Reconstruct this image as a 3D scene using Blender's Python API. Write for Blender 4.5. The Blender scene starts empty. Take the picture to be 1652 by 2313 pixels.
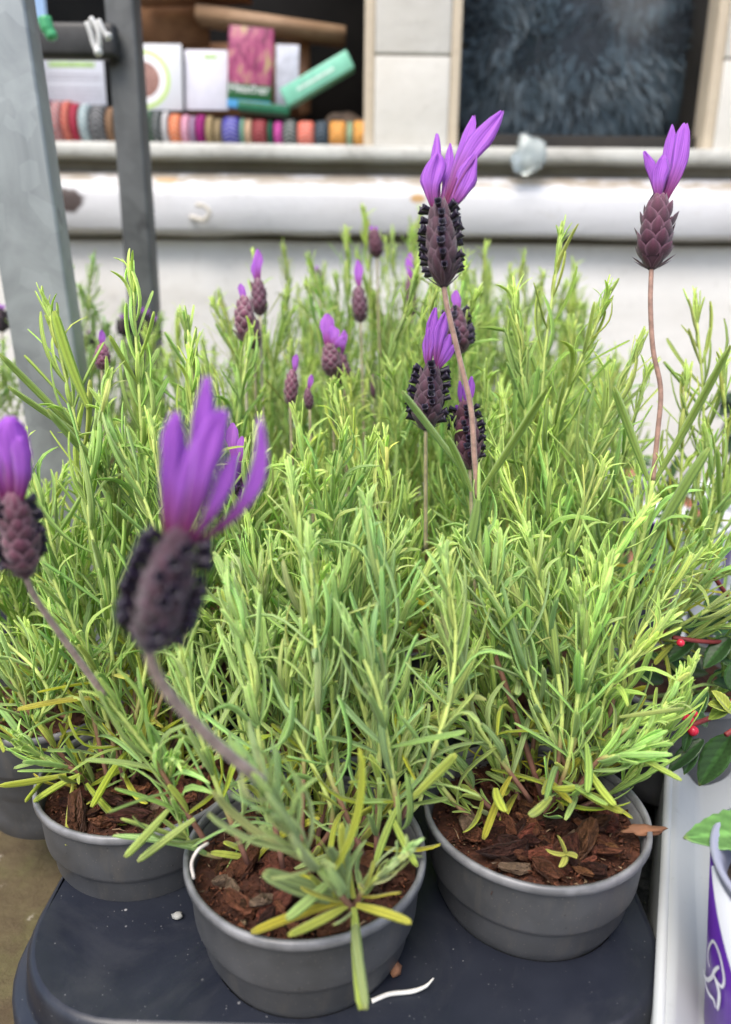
import bpy, math, random
import numpy as np
from mathutils import Vector, Matrix, noise as mnoise
R = math.radians
S = bpy.context.scene
COL = S.collection

# ------------------------------------------------------------------ camera, sky, sun, exposure
F = 1654.0                       # focal length in photo pixels (photo is 1652 x 2313)
CAM = Vector((0.0, 0.0, 0.40))
cam_rot = Matrix.Rotation(R(90 - 16.0), 4, 'X') @ Matrix.Rotation(R(0.7), 4, 'Z')
cd = bpy.data.cameras.new('camera')
cam = bpy.data.objects.new('camera', cd); COL.objects.link(cam)
cam.matrix_world = Matrix.Translation(CAM) @ cam_rot
cd.sensor_fit = 'HORIZONTAL'; cd.sensor_width = 36.0; cd.lens = 36.0 * F / 1652.0
cd.clip_start = 0.01; cd.clip_end = 500
cd.dof.use_dof = True; cd.dof.focus_distance = 0.395; cd.dof.aperture_fstop = 7.0
S.camera = cam

w = bpy.data.worlds.new('World'); S.world = w; w.use_nodes = True
wn = w.node_tree; bg = wn.nodes['Background']
sky = wn.nodes.new('ShaderNodeTexSky'); sky.sky_type = 'NISHITA'; sky.sun_disc = False
sky.sun_elevation = R(60); sky.sun_rotation = R(205); sky.dust_density = 3.0; sky.air_density = 1.0; sky.ozone_density = 0.6
wn.links.new(sky.outputs[0], bg.inputs[0]); bg.inputs[1].default_value = 0.14
sl = bpy.data.lights.new('sun', 'SUN'); sl.energy = 1.9; sl.angle = R(35); sl.color = (1.0, 0.95, 0.88)
sun = bpy.data.objects.new('sun', sl); COL.objects.link(sun)
sd = Vector((math.sin(R(205)) * math.cos(R(60)), math.cos(R(205)) * math.cos(R(60)), math.sin(R(60))))
sun.rotation_euler = sd.to_track_quat('Z', 'Y').to_euler()
S.view_settings.view_transform = 'Standard'; S.view_settings.look = 'None'
S.view_settings.exposure = 0.86; S.view_settings.gamma = 1.0
S.render.engine = 'CYCLES'
S.cycles.max_bounces = 8; S.cycles.transparent_max_bounces = 12
S.cycles.use_denoising = True

RC = cam_rot.to_3x3()
def at(px, py, d):
    return CAM + RC @ Vector(((px - 826) / F * d, -(py - 1156.5) / F * d, -d))
def ray(px, py):
    return RC @ Vector(((px - 826) / F, -(py - 1156.5) / F, -1.0))
def onY(px, py, Y):
    r = ray(px, py); return CAM + r * (Y / r.y)
def onZ(px, py, Z):
    r = ray(px, py); return CAM + r * ((Z - CAM.z) / r.z)
rng = random.Random(11)
nrng = np.random.default_rng(5)

# ------------------------------------------------------------------ mesh helpers
class Acc:
    """collects quads / tris with uv and tint per vertex"""
    def __init__(s): s.V = []; s.F = []; s.U = []; s.C = []; s.n = 0
    def add(s, V, Fc, U=None, C=(1, 1, 1)):
        V = np.asarray(V, float); k = len(V)
        U = np.zeros((k, 2)) if U is None else np.asarray(U, float)
        C = np.asarray(C, float)
        if C.ndim == 1: C = np.tile(C, (k, 1))
        s.V.append(V); s.U.append(U); s.C.append(C)
        s.F += [tuple(i + s.n for i in f) for f in Fc]; s.n += k
    def addT(s, T, M, col):
        """template (V,F,U,C) by matrix with colour"""
        A = np.array(M)
        s.add(T[0] @ A[:3, :3].T + A[:3, 3], T[1], T[2], T[3] * np.asarray(col)[None, :3])
    def mesh(s, name, m, smooth=True):
        V = np.concatenate(s.V) if s.V else np.zeros((0, 3))
        return mk(name, V, s.F, np.concatenate(s.U), np.concatenate(s.C), m, smooth)

def mk(name, V, Fc, U, C, m, smooth=True):
    me = bpy.data.meshes.new(name)
    V = np.asarray(V, np.float32)
    me.vertices.add(len(V)); me.vertices.foreach_set('co', V.ravel())
    lens = np.array([len(f) for f in Fc], np.int32)
    idx = np.fromiter((i for f in Fc for i in f), np.int32)
    me.loops.add(len(idx)); me.loops.foreach_set('vertex_index', idx)
    me.polygons.add(len(Fc))
    st = np.zeros(len(Fc), np.int32); st[1:] = np.cumsum(lens)[:-1]
    me.polygons.foreach_set('loop_start', st)
    if smooth: me.polygons.foreach_set('use_smooth', np.ones(len(Fc), bool))
    me.update(calc_edges=True)
    if U is not None:
        uv = me.uv_layers.new(name='UVMap'); uv.data.foreach_set('uv', np.asarray(U, np.float32)[idx].ravel())
    if C is not None:
        ca = me.color_attributes.new('tint', 'FLOAT_COLOR', 'POINT')
        c4 = np.ones((len(V), 4), np.float32); c4[:, :3] = C
        ca.data.foreach_set('color', c4.ravel())
    if m: me.materials.append(m)
    me.validate()
    return me

def obj(name, me, parent=None, M=None, color=None):
    o = bpy.data.objects.new(name, me); COL.objects.link(o)
    if parent is not None:
        o.parent = parent
        base = parent
        off = Vector((0, 0, 0))
        while base is not None:
            off += base.location; base = base.parent
        M = Matrix.Translation(-off) @ (M if M is not None else Matrix.Identity(4))
    if M is not None: o.matrix_basis = M
    if color is not None: o.color = (*color[:3], 1)
    return o
def tag(o, label=None, cat=None, group=None, kind=None):
    if label: o['label'] = label
    if cat: o['category'] = cat
    if group: o['group'] = group
    if kind: o['kind'] = kind
    return o
def thing(name, label, cat, loc, group=None):
    o = bpy.data.objects.new(name, None); COL.objects.link(o); o.location = loc
    o.empty_display_size = 0.02
    return tag(o, label, cat, group)

def smoothpath(P, n=10):
    P = [Vector(p) for p in P]
    if len(P) == 2:
        return [P[0].lerp(P[1], i / n) for i in range(n + 1)]
    Q = [P[0] * 2 - P[1]] + P + [P[-1] * 2 - P[-2]]
    out = []
    for i in range(1, len(Q) - 2):
        a, b, c, d = Q[i - 1:i + 3]
        for k in range(n):
            t = k / n
            out.append(0.5 * ((2 * b) + (c - a) * t + (2 * a - 5 * b + 4 * c - d) * t * t + (3 * b - a - 3 * c + d) * t ** 3))
    out.append(P[-1]); return out
def frames(P):
    T = []
    for i in range(len(P)):
        T.append((P[min(i + 1, len(P) - 1)] - P[max(i - 1, 0)]).normalized())
    u = T[0].orthogonal().normalized(); Us = []
    for t in T:
        u = (u - t * u.dot(t)).normalized(); Us.append(u)
    return T, Us
def tube(acc, P, rad, n=7, col=(1, 1, 1), cap=True, cols=None):
    T, Us = frames(P); V = []; U = []; C = []
    for i, p in enumerate(P):
        r = rad[i] if hasattr(rad, '__len__') else rad
        v = T[i].cross(Us[i])
        for k in range(n):
            a = 2 * math.pi * k / n
            V.append(p + (Us[i] * math.cos(a) + v * math.sin(a)) * r); U.append((k / n, i / max(1, len(P) - 1)))
            C.append(cols[i] if cols else col)
    Fc = []
    for i in range(len(P) - 1):
        for k in range(n):
            Fc.append((i * n + k, i * n + (k + 1) % n, (i + 1) * n + (k + 1) % n, (i + 1) * n + k))
    if cap: Fc.append(tuple(range(n - 1, -1, -1))); Fc.append(tuple((len(P) - 1) * n + k for k in range(n)))
    acc.add(V, Fc, U, C)
def lathe(acc, prof, c=(0, 0, 0), n=64, col=(1, 1, 1), wob=None):
    V = []; U = []
    for j, (r, z) in enumerate(prof):
        for k in range(n):
            a = 2 * math.pi * k / n; rr = r * (wob(a, z) if wob else 1)
            V.append((c[0] + rr * math.cos(a), c[1] + rr * math.sin(a), c[2] + z)); U.append((k / n, j / (len(prof) - 1)))
    Fc = [(j * n + k, j * n + (k + 1) % n, (j + 1) * n + (k + 1) % n, (j + 1) * n + k) for j in range(len(prof) - 1) for k in range(n)]
    acc.add(V, Fc, U, col)
def box(acc, x0, x1, y0, y1, z0, z1, col=(1, 1, 1)):
    V = [(x0, y0, z0), (x1, y0, z0), (x1, y1, z0), (x0, y1, z0), (x0, y0, z1), (x1, y0, z1), (x1, y1, z1), (x0, y1, z1)]
    Fc = [(3, 2, 1, 0), (4, 5, 6, 7), (0, 1, 5, 4), (1, 2, 6, 5), (2, 3, 7, 6), (3, 0, 4, 7)]
    U = [(0, 0), (1, 0), (1, 0), (0, 0), (0, 1), (1, 1), (1, 1), (0, 1)]
    acc.add(V, Fc, U, col)
def boxobj(name, m, parent, x0, x1, y0, y1, z0, z1, bev=0.0, M=None):
    a = Acc(); box(a, x0, x1, y0, y1, z0, z1); o = obj(name, a.mesh(name, m, False), parent, M)
    if bev:
        b = o.modifiers.new('bevel', 'BEVEL'); b.width = bev; b.segments = 3
    return o

# ------------------------------------------------------------------ materials
class N:
    def __init__(s, name):
        s.m = bpy.data.materials.new(name); s.m.use_nodes = True; s.t = s.m.node_tree
        s.p = s.t.nodes['Principled BSDF']; s.o = s.t.nodes['Material Output']
    def n(s, typ, **kw):
        x = s.t.nodes.new('ShaderNode' + typ)
        for k, v in kw.items():
            if hasattr(x, k) and not k.startswith('i_'): setattr(x, k, v)
        return x
    def L(s, a, b): s.t.links.new(a, b)
    def val(s, sock, v):
        if hasattr(v, 'is_output') or isinstance(v, bpy.types.NodeSocket): s.L(v, sock)
        else: sock.default_value = (*v, 1) if (hasattr(v, '__len__') and len(v) == 3 and len(sock.default_value) == 4) else v
    def coord(s, kind='Object'): return s.n('TexCoord').outputs[kind]
    def noise(s, scale, detail=4, rough=0.55, vec=None, dist=0.0):
        x = s.n('TexNoise'); x.inputs['Scale'].default_value = scale; x.inputs['Detail'].default_value = detail
        x.inputs['Roughness'].default_value = rough; x.inputs['Distortion'].default_value = dist
        s.L(vec if vec is not None else s.coord(), x.inputs['Vector']); return x.outputs['Fac']
    def voro(s, scale, vec=None, feature='F1', out='Distance'):
        x = s.n('TexVoronoi'); x.feature = feature; x.inputs['Scale'].default_value = scale
        s.L(vec if vec is not None else s.coord(), x.inputs['Vector']); return x.outputs[out]
    def ramp(s, fac, stops):
        x = s.n('ValToRGB'); cr = x.color_ramp
        while len(cr.elements) < len(stops): cr.elements.new(0.5)
        for e, (p, c) in zip(cr.elements, stops):
            e.position = p; e.color = (*c, 1) if hasattr(c, '__len__') else (c, c, c, 1)
        s.L(fac, x.inputs[0]); return x.outputs[0]
    def mix(s, f, a, b, mode='MIX'):
        x = s.n('Mix'); x.data_type = 'RGBA'; x.blend_type = mode
        s.val(x.inputs[0], f); s.val(x.inputs[6], a); s.val(x.inputs[7], b); return x.outputs[2]
    def math(s, op, a, b=0.0, clamp=False):
        x = s.n('Math'); x.operation = op; x.use_clamp = clamp; s.val(x.inputs[0], a); s.val(x.inputs[1], b); return x.outputs[0]
    def scalev(s, vec, sc):
        x = s.n('Mapping'); x.inputs['Scale'].default_value = sc; s.L(vec, x.inputs['Vector']); return x.outputs[0]
    def bump(s, h, strength=0.3, dist=0.001):
        x = s.n('Bump'); x.inputs['Strength'].default_value = strength; x.inputs['Distance'].default_value = dist
        s.L(h, x.inputs['Height']); s.L(x.outputs[0], s.p.inputs['Normal']); return x.outputs[0]
    def set(s, **kw):
        for k, v in kw.items():
            s.val(s.p.inputs[k.replace('_', ' ')], v)
        return s

def plain(name, col, rough=0.5, metal=0.0, var=0.25, vscale=60, bump=0.15, spec=0.5, bd=0.0005):
    k = N(name); f = k.noise(vscale, 5)
    c = k.mix(k.ramp(f, [(0.3, 0.0), (0.7, 1.0)]), tuple(x * (1 - var) for x in col), tuple(min(1, x * (1 + var)) for x in col))
    k.set(Base_Color=c, Roughness=rough, Metallic=metal); k.p.inputs['Specular IOR Level'].default_value = spec
    k.bump(f, bump, bd); return k.m

def leaf_material(name, rough=0.55, trans=0.35, rib=0.35):
    k = N(name)
    att = k.n('Attribute'); att.attribute_name = 'tint'
    oi = k.n('ObjectInfo')
    base = k.mix(1.0, att.outputs['Color'], oi.outputs['Color'], 'MULTIPLY')
    uv = k.n('TexCoord').outputs['UV']; sx = k.n('SeparateXYZ'); k.L(uv, sx.inputs[0])
    d = k.math('ABSOLUTE', k.math('SUBTRACT', sx.outputs[0], 0.5))       # 0 at the midrib, .5 at the margin
    m = k.ramp(d, [(0.0, 1.0 - rib), (0.06, 1.0 - rib * 0.75), (0.12, 1.0), (0.36, 1.0), (0.5, 1.5)])
    base = k.mix(1.0, base, m, 'MULTIPLY')
    f = k.noise(420, 3); g = k.noise(45, 3)
    base = k.mix(1.0, base, k.ramp(g, [(0.25, (0.8, 0.86, 0.82)), (0.75, (1.16, 1.12, 1.05))]), 'MULTIPLY')
    base = k.mix(1.0, base, k.ramp(f, [(0.3, 0.9), (0.7, 1.1)]), 'MULTIPLY')
    # browned tip
    tipf = k.ramp(sx.outputs[1], [(0.94, 0.0), (1.0, 0.35)])
    base = k.mix(tipf, base, (0.35, 0.3, 0.1))
    k.set(Base_Color=base, Roughness=rough); k.p.inputs['Specular IOR Level'].default_value = 0.25
    k.p.inputs['Sheen Weight'].default_value = 0.2; k.p.inputs['Sheen Roughness'].default_value = 0.5
    nb = k.bump(f, 0.35, 0.0003)
    tr = k.n('BsdfTranslucent'); k.L(k.mix(1.0, base, (1.0, 1.05, 0.55), 'MULTIPLY'), tr.inputs['Color']); k.L(nb, tr.inputs['Normal'])
    mx = k.n('MixShader'); mx.inputs[0].default_value = trans
    k.L(k.p.outputs[0], mx.inputs[1]); k.L(tr.outputs[0], mx.inputs[2]); k.L(mx.outputs[0], k.o.inputs['Surface'])
    return k.m

def petal_material(name, top, low):
    k = N(name); uv = k.n('TexCoord').outputs['UV']; sx = k.n('SeparateXYZ'); k.L(uv, sx.inputs[0])
    c = k.ramp(sx.outputs[1], [(0.0, low), (0.16, low), (0.38, tuple(0.45 * a + 0.55 * b for a, b in zip(low, top))), (0.55, top), (1.0, tuple(min(1, x * 1.12) for x in top))])
    v = k.scalev(uv, (14, 1.0, 1)); f = k.noise(1.0, 2, vec=v)
    c = k.mix(1.0, c, k.ramp(f, [(0.3, (0.62, 0.50, 0.72)), (0.65, (1.2, 1.25, 1.12))]), 'MULTIPLY')
    k.set(Base_Color=c, Roughness=0.5); k.p.inputs['Specular IOR Level'].default_value = 0.3; k.p.inputs['Sheen Weight'].default_value = 0.2
    nb = k.bump(f, 0.7, 0.0012)
    tr = k.n('BsdfTranslucent'); k.L(k.mix(1.0, c, (1.15, 0.9, 1.15), 'MULTIPLY'), tr.inputs['Color'])
    mx = k.n('MixShader'); mx.inputs[0].default_value = 0.42
    k.L(k.p.outputs[0], mx.inputs[1]); k.L(tr.outputs[0], mx.inputs[2]); k.L(mx.outputs[0], k.o.inputs['Surface'])
    return k.m

def tinted(name, rough=0.5, metal=0.0, var=0.2, vscale=200, bump=0.3, spec=0.4, bd=0.0005, sheen=0.0):
    k = N(name); att = k.n('Attribute'); att.attribute_name = 'tint'; oi = k.n('ObjectInfo')
    base = k.mix(1.0, att.outputs['Color'], oi.outputs['Color'], 'MULTIPLY')
    f = k.noise(vscale, 5)
    base = k.mix(1.0, base, k.ramp(f, [(0.3, 1 - var), (0.7, 1 + var)]), 'MULTIPLY')
    k.set(Base_Color=base, Roughness=rough, Metallic=metal); k.p.inputs['Specular IOR Level'].default_value = spec
    k.p.inputs['Sheen Weight'].default_value = sheen
    k.bump(f, bump, bd); return k.m

M_leaf = leaf_material('lavender_leaf', rough=0.68, trans=0.42, rib=0.30)
M_broad = leaf_material('glossy_leaf', rough=0.28, trans=0.15, rib=-0.6)
M_stem = tinted('lavender_stem', 0.6, var=0.18, vscale=300)
M_bract = tinted('bract', 0.55, var=0.25, vscale=500, bump=0.4, sheen=0.35)
M_floret = tinted('floret', 0.28, var=0.2, vscale=800, spec=0.6)
M_petal = petal_material('violet_petal', (0.52, 0.17, 0.74), (0.28, 0.035, 0.15))
M_salmon = petal_material('salmon_petal', (0.85, 0.42, 0.28), (0.8, 0.35, 0.2))
M_bark = tinted('bark_crumb', 0.75, var=0.45, vscale=260, bump=0.8, bd=0.001)
M_chip = tinted('bark_chip', 0.6, var=0.3, vscale=1.6, bump=0.8, bd=0.15)
M_berry = plain('red_berry', (0.55, 0.02, 0.05), 0.25, var=0.3, vscale=300)

# pot plastic: grey, scuffed, faint scratches, droplets of dirt
k = N('grey_pot_plastic'); f = k.noise(35, 6); g = k.noise(700, 2); sp = k.voro(420)
c = k.mix(k.ramp(f, [(0.35, 0.0), (0.75, 1.0)]), (0.050, 0.052, 0.055), (0.088, 0.090, 0.096))
drt = k.noise(6, 8, 0.7, k.scalev(k.coord(), (14, 14, 3)))
c = k.mix(k.ramp(drt, [(0.52, 0.0), (0.7, 0.4)]), c, (0.13, 0.115, 0.095))
c = k.mix(k.ramp(sp, [(0.07, 0.6), (0.13, 0.0)]), c, (0.25, 0.22, 0.18))
c = k.mix(k.ramp(k.voro(150), [(0.05, 0.7), (0.09, 0.0)]), c, (0.02, 0.018, 0.016))
k.set(Base_Color=c, Roughness=k.ramp(f, [(0.3, 0.36), (0.7, 0.55)])); k.bump(g, 0.12, 0.0003); M_pot = k.m
k = N('pot_rim_plastic'); f = k.noise(60, 6)
k.set(Base_Color=k.mix(k.ramp(f, [(0.35, 0.0), (0.7, 1.0)]), (0.12, 0.122, 0.127), (0.27, 0.27, 0.28)), Roughness=0.38); k.bump(f, 0.2, 0.0006); M_rim = k.m
k = N('compost'); f = k.noise(180, 8, 0.7); g = k.voro(300)
k.set(Base_Color=k.ramp(f, [(0.25, (0.018, 0.007, 0.004)), (0.5, (0.075, 0.024, 0.012)), (0.75, (0.17, 0.06, 0.03))]), Roughness=0.7)
k.bump(f, 1.0, 0.003); M_soil = k.m
# tray: near-black navy plastic, dust specks
k = N('navy_black_tray_plastic'); f = k.noise(16, 6); v = k.coord()
sp = k.voro(300, v); sel = k.noise(45, 4); sp2 = k.voro(90, v)
c = k.mix(k.ramp(f, [(0.3, 0.0), (0.75, 1.0)]), (0.010, 0.012, 0.020), (0.021, 0.025, 0.037))
dust = k.math('MULTIPLY', k.ramp(sp, [(0.05, 1.0), (0.11, 0.0)]), k.ramp(sel, [(0.47, 0.0), (0.6, 1.0)]))
d2 = k.math('MULTIPLY', k.ramp(sp2, [(0.05, 1.0), (0.09, 0.0)]), k.ramp(sel, [(0.46, 0.0), (0.56, 1.0)]))
sm = k.noise(9, 8, 0.7, dist=1.5)
c = k.mix(k.ramp(sm, [(0.5, 0.0), (0.72, 0.5)]), c, (0.05, 0.052, 0.058))
c = k.mix(k.math('MULTIPLY', k.math('MAXIMUM', dust, d2), 0.75), c, (0.34, 0.34, 0.34))
k.set(Base_Color=c, Roughness=k.ramp(f, [(0.3, 0.33), (0.7, 0.48)])); k.bump(k.noise(500, 3), 0.1, 0.0004); M_tray = k.m
k = N('white_tray_plastic'); f = k.noise(12, 5); g = k.noise(90, 6)
k.set(Base_Color=k.mix(k.ramp(g, [(0.62, 0.0), (0.8, 0.3)]), k.mix(f, (0.40, 0.42, 0.42), (0.47, 0.49, 0.49)), (0.26, 0.26, 0.25)), Roughness=0.32); k.bump(f, 0.1, 0.002); M_white_tray = k.m
k = N('wet_black_sheet'); f = k.noise(70, 6, 0.6, dist=1.2); g = k.noise(14, 4)
k.set(Base_Color=k.ramp(f, [(0.35, (0.006, 0.008, 0.009)), (0.8, (0.05, 0.058, 0.06))]), Roughness=k.ramp(g, [(0.3, 0.18), (0.7, 0.5)])); k.bump(f, 1.0, 0.006); M_sheet = k.m
# mossy concrete
k = N('mossy_concrete'); f = k.noise(9, 8, 0.65); g = k.noise(60, 8, 0.7); sp = k.voro(55); s2 = k.noise(220, 4)
c = k.ramp(f, [(0.3, (0.05, 0.032, 0.014)), (0.5, (0.11, 0.085, 0.04)), (0.68, (0.11, 0.11, 0.035)), (0.85, (0.17, 0.14, 0.09))])
c = k.mix(k.ramp(g, [(0.4, 0.0), (0.7, 0.6)]), c, (0.06, 0.035, 0.018))
c = k.mix(k.math('MULTIPLY', k.ramp(sp, [(0.12, 1.0), (0.22, 0.0)]), k.ramp(s2, [(0.5, 0.0), (0.6, 0.9)])), c, (0.42, 0.38, 0.3))
k.set(Base_Color=c, Roughness=0.85); k.bump(g, 0.8, 0.004); M_ground = k.m
# weathered white paint
def paint(name, base, dirt, amount=0.5, scale=5.0, bump=0.35):
    k = N(name); v = k.coord(); f = k.noise(scale, 8, 0.62, v); g = k.noise(scale * 9, 7, 0.65, v); st = k.noise(1.0, 6, 0.6, k.scalev(v, (scale * 1.2, scale, scale * 9)))
    c = k.mix(k.ramp(f, [(0.45, 0.0), (0.8, amount)]), base, dirt)
    c = k.mix(k.ramp(g, [(0.56, 0.0), (0.78, amount * 0.8)]), c, tuple(x * 0.7 for x in dirt))
    c = k.mix(k.ramp(st, [(0.55, 0.0), (0.8, amount * 0.5)]), c, dirt)
    k.set(Base_Color=c, Roughness=0.55); k.bump(g, bump, 0.003); return k
M_plaster = paint('old_white_plaster', (0.74, 0.72, 0.68), (0.5, 0.46, 0.4), 0.55, 4.0, 0.6).m
k = paint('peeling_white_board', (0.66, 0.66, 0.68), (0.48, 0.46, 0.43), 0.35, 5.0, 0.4)
# peeled streaks along the top arris, rust spots, knot hole
v = k.coord(); st = k.noise(1.0, 7, 0.7, k.scalev(v, (9, 1, 55))); sz = k.n('SeparateXYZ'); k.L(v, sz.inputs[0])
BOARD_COLOR = k
M_ledge = paint('grey_window_ledge', (0.55, 0.55, 0.51), (0.26, 0.24, 0.2), 0.95, 9.0, 0.6).m
M_recess = paint('dirty_shaded_recess', (0.3, 0.28, 0.24), (0.16, 0.14, 0.11), 0.8, 8.0).m  # dark base has the shade under the ledge painted in, with dirt over it
M_mullion = paint('cream_mullion', (0.64, 0.62, 0.57), (0.46, 0.43, 0.36), 0.5, 7.0).m
M_bead = paint('beige_timber_bead', (0.62, 0.53, 0.4), (0.45, 0.36, 0.25), 0.5, 10.0).m
def wood(name, a, b, sc=(10, 14, 16)):
    k = N(name); v = k.scalev(k.coord(), sc); f = k.noise(1.5, 6, 0.6, v, 0.6)
    k.set(Base_Color=k.ramp(f, [(0.3, a), (0.7, b)]), Roughness=0.6); k.bump(f, 0.3, 0.001); return k.m
M_wood = wood('brown_wood', (0.16, 0.07, 0.03), (0.34, 0.17, 0.08))
M_darkwood = wood('dark_wood', (0.03, 0.018, 0.012), (0.08, 0.045, 0.03))
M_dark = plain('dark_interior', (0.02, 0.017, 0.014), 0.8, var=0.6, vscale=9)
# galvanised steel with spangle
def steel(name, a, b, rough=0.42, met=0.55):
    k = N(name); v = k.coord(); cell = k.voro(62, v, out='Color'); sx = k.n('SeparateXYZ'); k.L(cell, sx.inputs[0])
    f = k.noise(14, 8, 0.6, v, 0.8); blot = k.noise(30, 5, 0.5, k.scalev(v, (1, 1, 0.6)))
    c = k.mix(k.ramp(f, [(0.35, 0.0), (0.65, 1.0)]), a, b)
    c = k.mix(k.ramp(sx.outputs[0], [(0.62, 0.0), (0.7, 0.16)]), c, tuple(min(1, x * 1.45) for x in b))
    c = k.mix(k.ramp(blot, [(0.66, 0.0), (0.72, 0.7)]), c, (0.05, 0.05, 0.05))
    k.set(Base_Color=c, Roughness=k.ramp(f, [(0.3, rough), (0.7, rough + 0.15)]), Metallic=met); k.bump(f, 0.15, 0.001); return k.m
M_galv = steel('galvanised_steel', (0.25, 0.27, 0.275), (0.38, 0.41, 0.41))
M_darksteel = steel('dull_grey_steel', (0.085, 0.088, 0.088), (0.14, 0.145, 0.145), 0.5, 0.4)
k = N('window_glass'); tr = k.n('BsdfTransparent'); gl = k.n('BsdfGlossy'); gl.inputs['Roughness'].default_value = 0.12
mx = k.n('MixShader'); mx.inputs[0].default_value = 0.005; k.L(tr.outputs[0], mx.inputs[1]); k.L(gl.outputs[0], mx.inputs[2]); k.L(mx.outputs[0], k.o.inputs[0]); M_glass = k.m
k = N('clear_lump'); k.set(Base_Color=(0.75, 0.82, 0.82), Roughness=0.12); k.p.inputs['Transmission Weight'].default_value = 0.7; k.bump(k.noise(120, 3), 0.5, 0.002); M_clear = k.m
M_whitepaper = plain('white_paper', (0.58, 0.6, 0.67), 0.5, var=0.05, vscale=20)

# ------------------------------------------------------------------ ground
def ground():
    a = Acc(); n = 60; x0, x1, y0, y1 = -3, 3, -2, 1.33
    V = []; 
    for j in range(n + 1):
        for i in range(n + 1):
            x = x0 + (x1 - x0) * i / n; y = y0 + (y1 - y0) * j / n
            V.append((x, y, 0.006 * mnoise.noise(Vector((x * 3, y * 3, 0)))))
    Fc = [(j * (n + 1) + i, j * (n + 1) + i + 1, (j + 1) * (n + 1) + i + 1, (j + 1) * (n + 1) + i) for j in range(n) for i in range(n)]
    a.add(V, Fc); tag(obj('ground', a.mesh('ground', M_ground)), kind='structure')
    b = Acc(); b.add([(-60, -60, -0.02), (60, -60, -0.02), (60, 60, -0.02), (-60, 60, -0.02)], [(0, 1, 2, 3)])
    tag(obj('pavement', b.mesh('pavement', M_ground)), kind='structure')
ground()

# ------------------------------------------------------------------ shop front behind
WY = 1.30
def zz(py, Y=WY, px=826): return onY(px, py, Y).z
def xx(px, py=200, Y=WY): return onY(px, py, Y).x
front = thing('shop_front', 'weathered white painted shop front with a long window ledge and two windows', 'building', (0, WY, 0))
zL0, zL1 = zz(360, WY - 0.03), zz(326, WY - 0.03)
zB0, zB1 = zz(528, WY - 0.035), zz(432, WY - 0.035)
zBt = zz(393, WY)
def strip(name, m, prof, x0=-2.2, x1=2.2, nx=160, amp=0.0, lowamp=0.0):
    """extruded along x; prof = list of (y,z); small waviness so that it is not a ruler line"""
    a = Acc(); V = []; n = len(prof)
    for i in range(nx + 1):
        x = x0 + (x1 - x0) * i / nx
        for j, (y, z) in enumerate(prof):
            w_ = amp * mnoise.noise(Vector((x * 7, j * 0.9, 3.1))) + (lowamp * mnoise.noise(Vector((x * 9, 5.5, 0))) if j in (0, n - 1) else 0)
            V.append((x, y + 0.5 * w_, z + w_))
    Fc = [(i * n + j, (i + 1) * n + j, (i + 1) * n + j + 1, i * n + j + 1) for i in range(nx) for j in range(n - 1)]
    a.add(V, Fc); return obj(name, a.mesh(name, m, name == 'lower_wall'), front)
strip('lower_wall', M_plaster, [(WY + 0.004, 0.0), (WY + 0.004, 0.1), (WY + 0.004, 0.2), (WY + 0.004, 0.3), (WY + 0.004, 0.4), (WY + 0.006, zB0 - 0.012), (WY + 0.06, zB0 - 0.004)], amp=0.005)
# board, with peeling paint in its material
spec_scale = 0.72; zmin, zmax = zB0, zBt
kk = BOARD_COLOR
geo = kk.n('NewGeometry') ; sz2 = kk.n('SeparateXYZ'); kk.L(geo.outputs['Position'], sz2.inputs[0])
top = kk.n('MapRange'); kk.L(sz2.outputs[2], top.inputs[0]); top.inputs[1].default_value = zB1 - 0.002; top.inputs[2].default_value = zBt
stn = kk.noise(1.0, 8, 0.75, kk.scalev(geo.outputs['Position'], (11, 10, 75)))
pf = kk.math('MULTIPLY', kk.ramp(stn, [(0.46, 0.0), (0.52, 1.0)]), kk.ramp(top.outputs[0], [(0.1, 0.0), (0.5, 1.0)]))
old = kk.p.inputs['Base Color'].links[0].from_socket
colr = kk.mix(pf, old, (0.36, 0.31, 0.25))
fin = kk.noise(1.0, 8, 0.7, kk.scalev(geo.outputs['Position'], (25, 25, 45)))
colr = kk.mix(kk.ramp(fin, [(0.62, 0.0), (0.68, 0.35)]), colr, (0.5, 0.47, 0.42))
def spot(cx, cz, rx, rz, col, colr, soft=0.35):
    v = kk.n('VectorMath'); v.operation = 'SUBTRACT'; kk.L(geo.outputs['Position'], v.inputs[0]); v.inputs[1].default_value = (cx, 0, cz)
    s_ = kk.scalev(v.outputs[0], (1 / rx, 0, 1 / rz)); nn = kk.n('VectorMath'); nn.operation = 'LENGTH'; kk.L(s_, nn.inputs[0])
    d = kk.math('ADD', nn.outputs['Value'], kk.math('MULTIPLY', kk.noise(60, 4, 0.6, geo.outputs['Position']), 0.8))
    return kk.mix(kk.ramp(d, [(1.1, 1.0), (1.1 + soft, 0.0)]), colr, col) if False else kk.mix(kk.math('SUBTRACT', 1.0, kk.math('DIVIDE', kk.math('SUBTRACT', d, 1.1), soft, True), True), colr, col)
def bp(px, py): p = onY(px, py, WY - 0.035); return p.x, p.z
x_, z_ = bp(372, 404); colr = spot(x_, z_, 0.020, 0.006, (0.5, 0.33, 0.18), colr)
x_, z_ = bp(945, 448); colr = spot(x_, z_, 0.014, 0.008, (0.5, 0.3, 0.12), colr)
x_, z_ = bp(150, 452); colr = spot(x_, z_, 0.036, 0.022, (0.06, 0.04, 0.035), colr, 0.25)
kk.L(colr, kk.p.inputs['Base Color'])
strip('timber_board', kk.m, [(WY + 0.05, zB0 + 0.001), (WY - 0.03, zB0), (WY - 0.035, zB0 + 0.006), (WY - 0.035, zB1 - 0.01), (WY - 0.033, zB1), (WY - 0.015, zBt - 0.006), (WY + 0.005, zBt), (WY + 0.06, zBt)], amp=0.0015, lowamp=0.009, nx=240)
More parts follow.
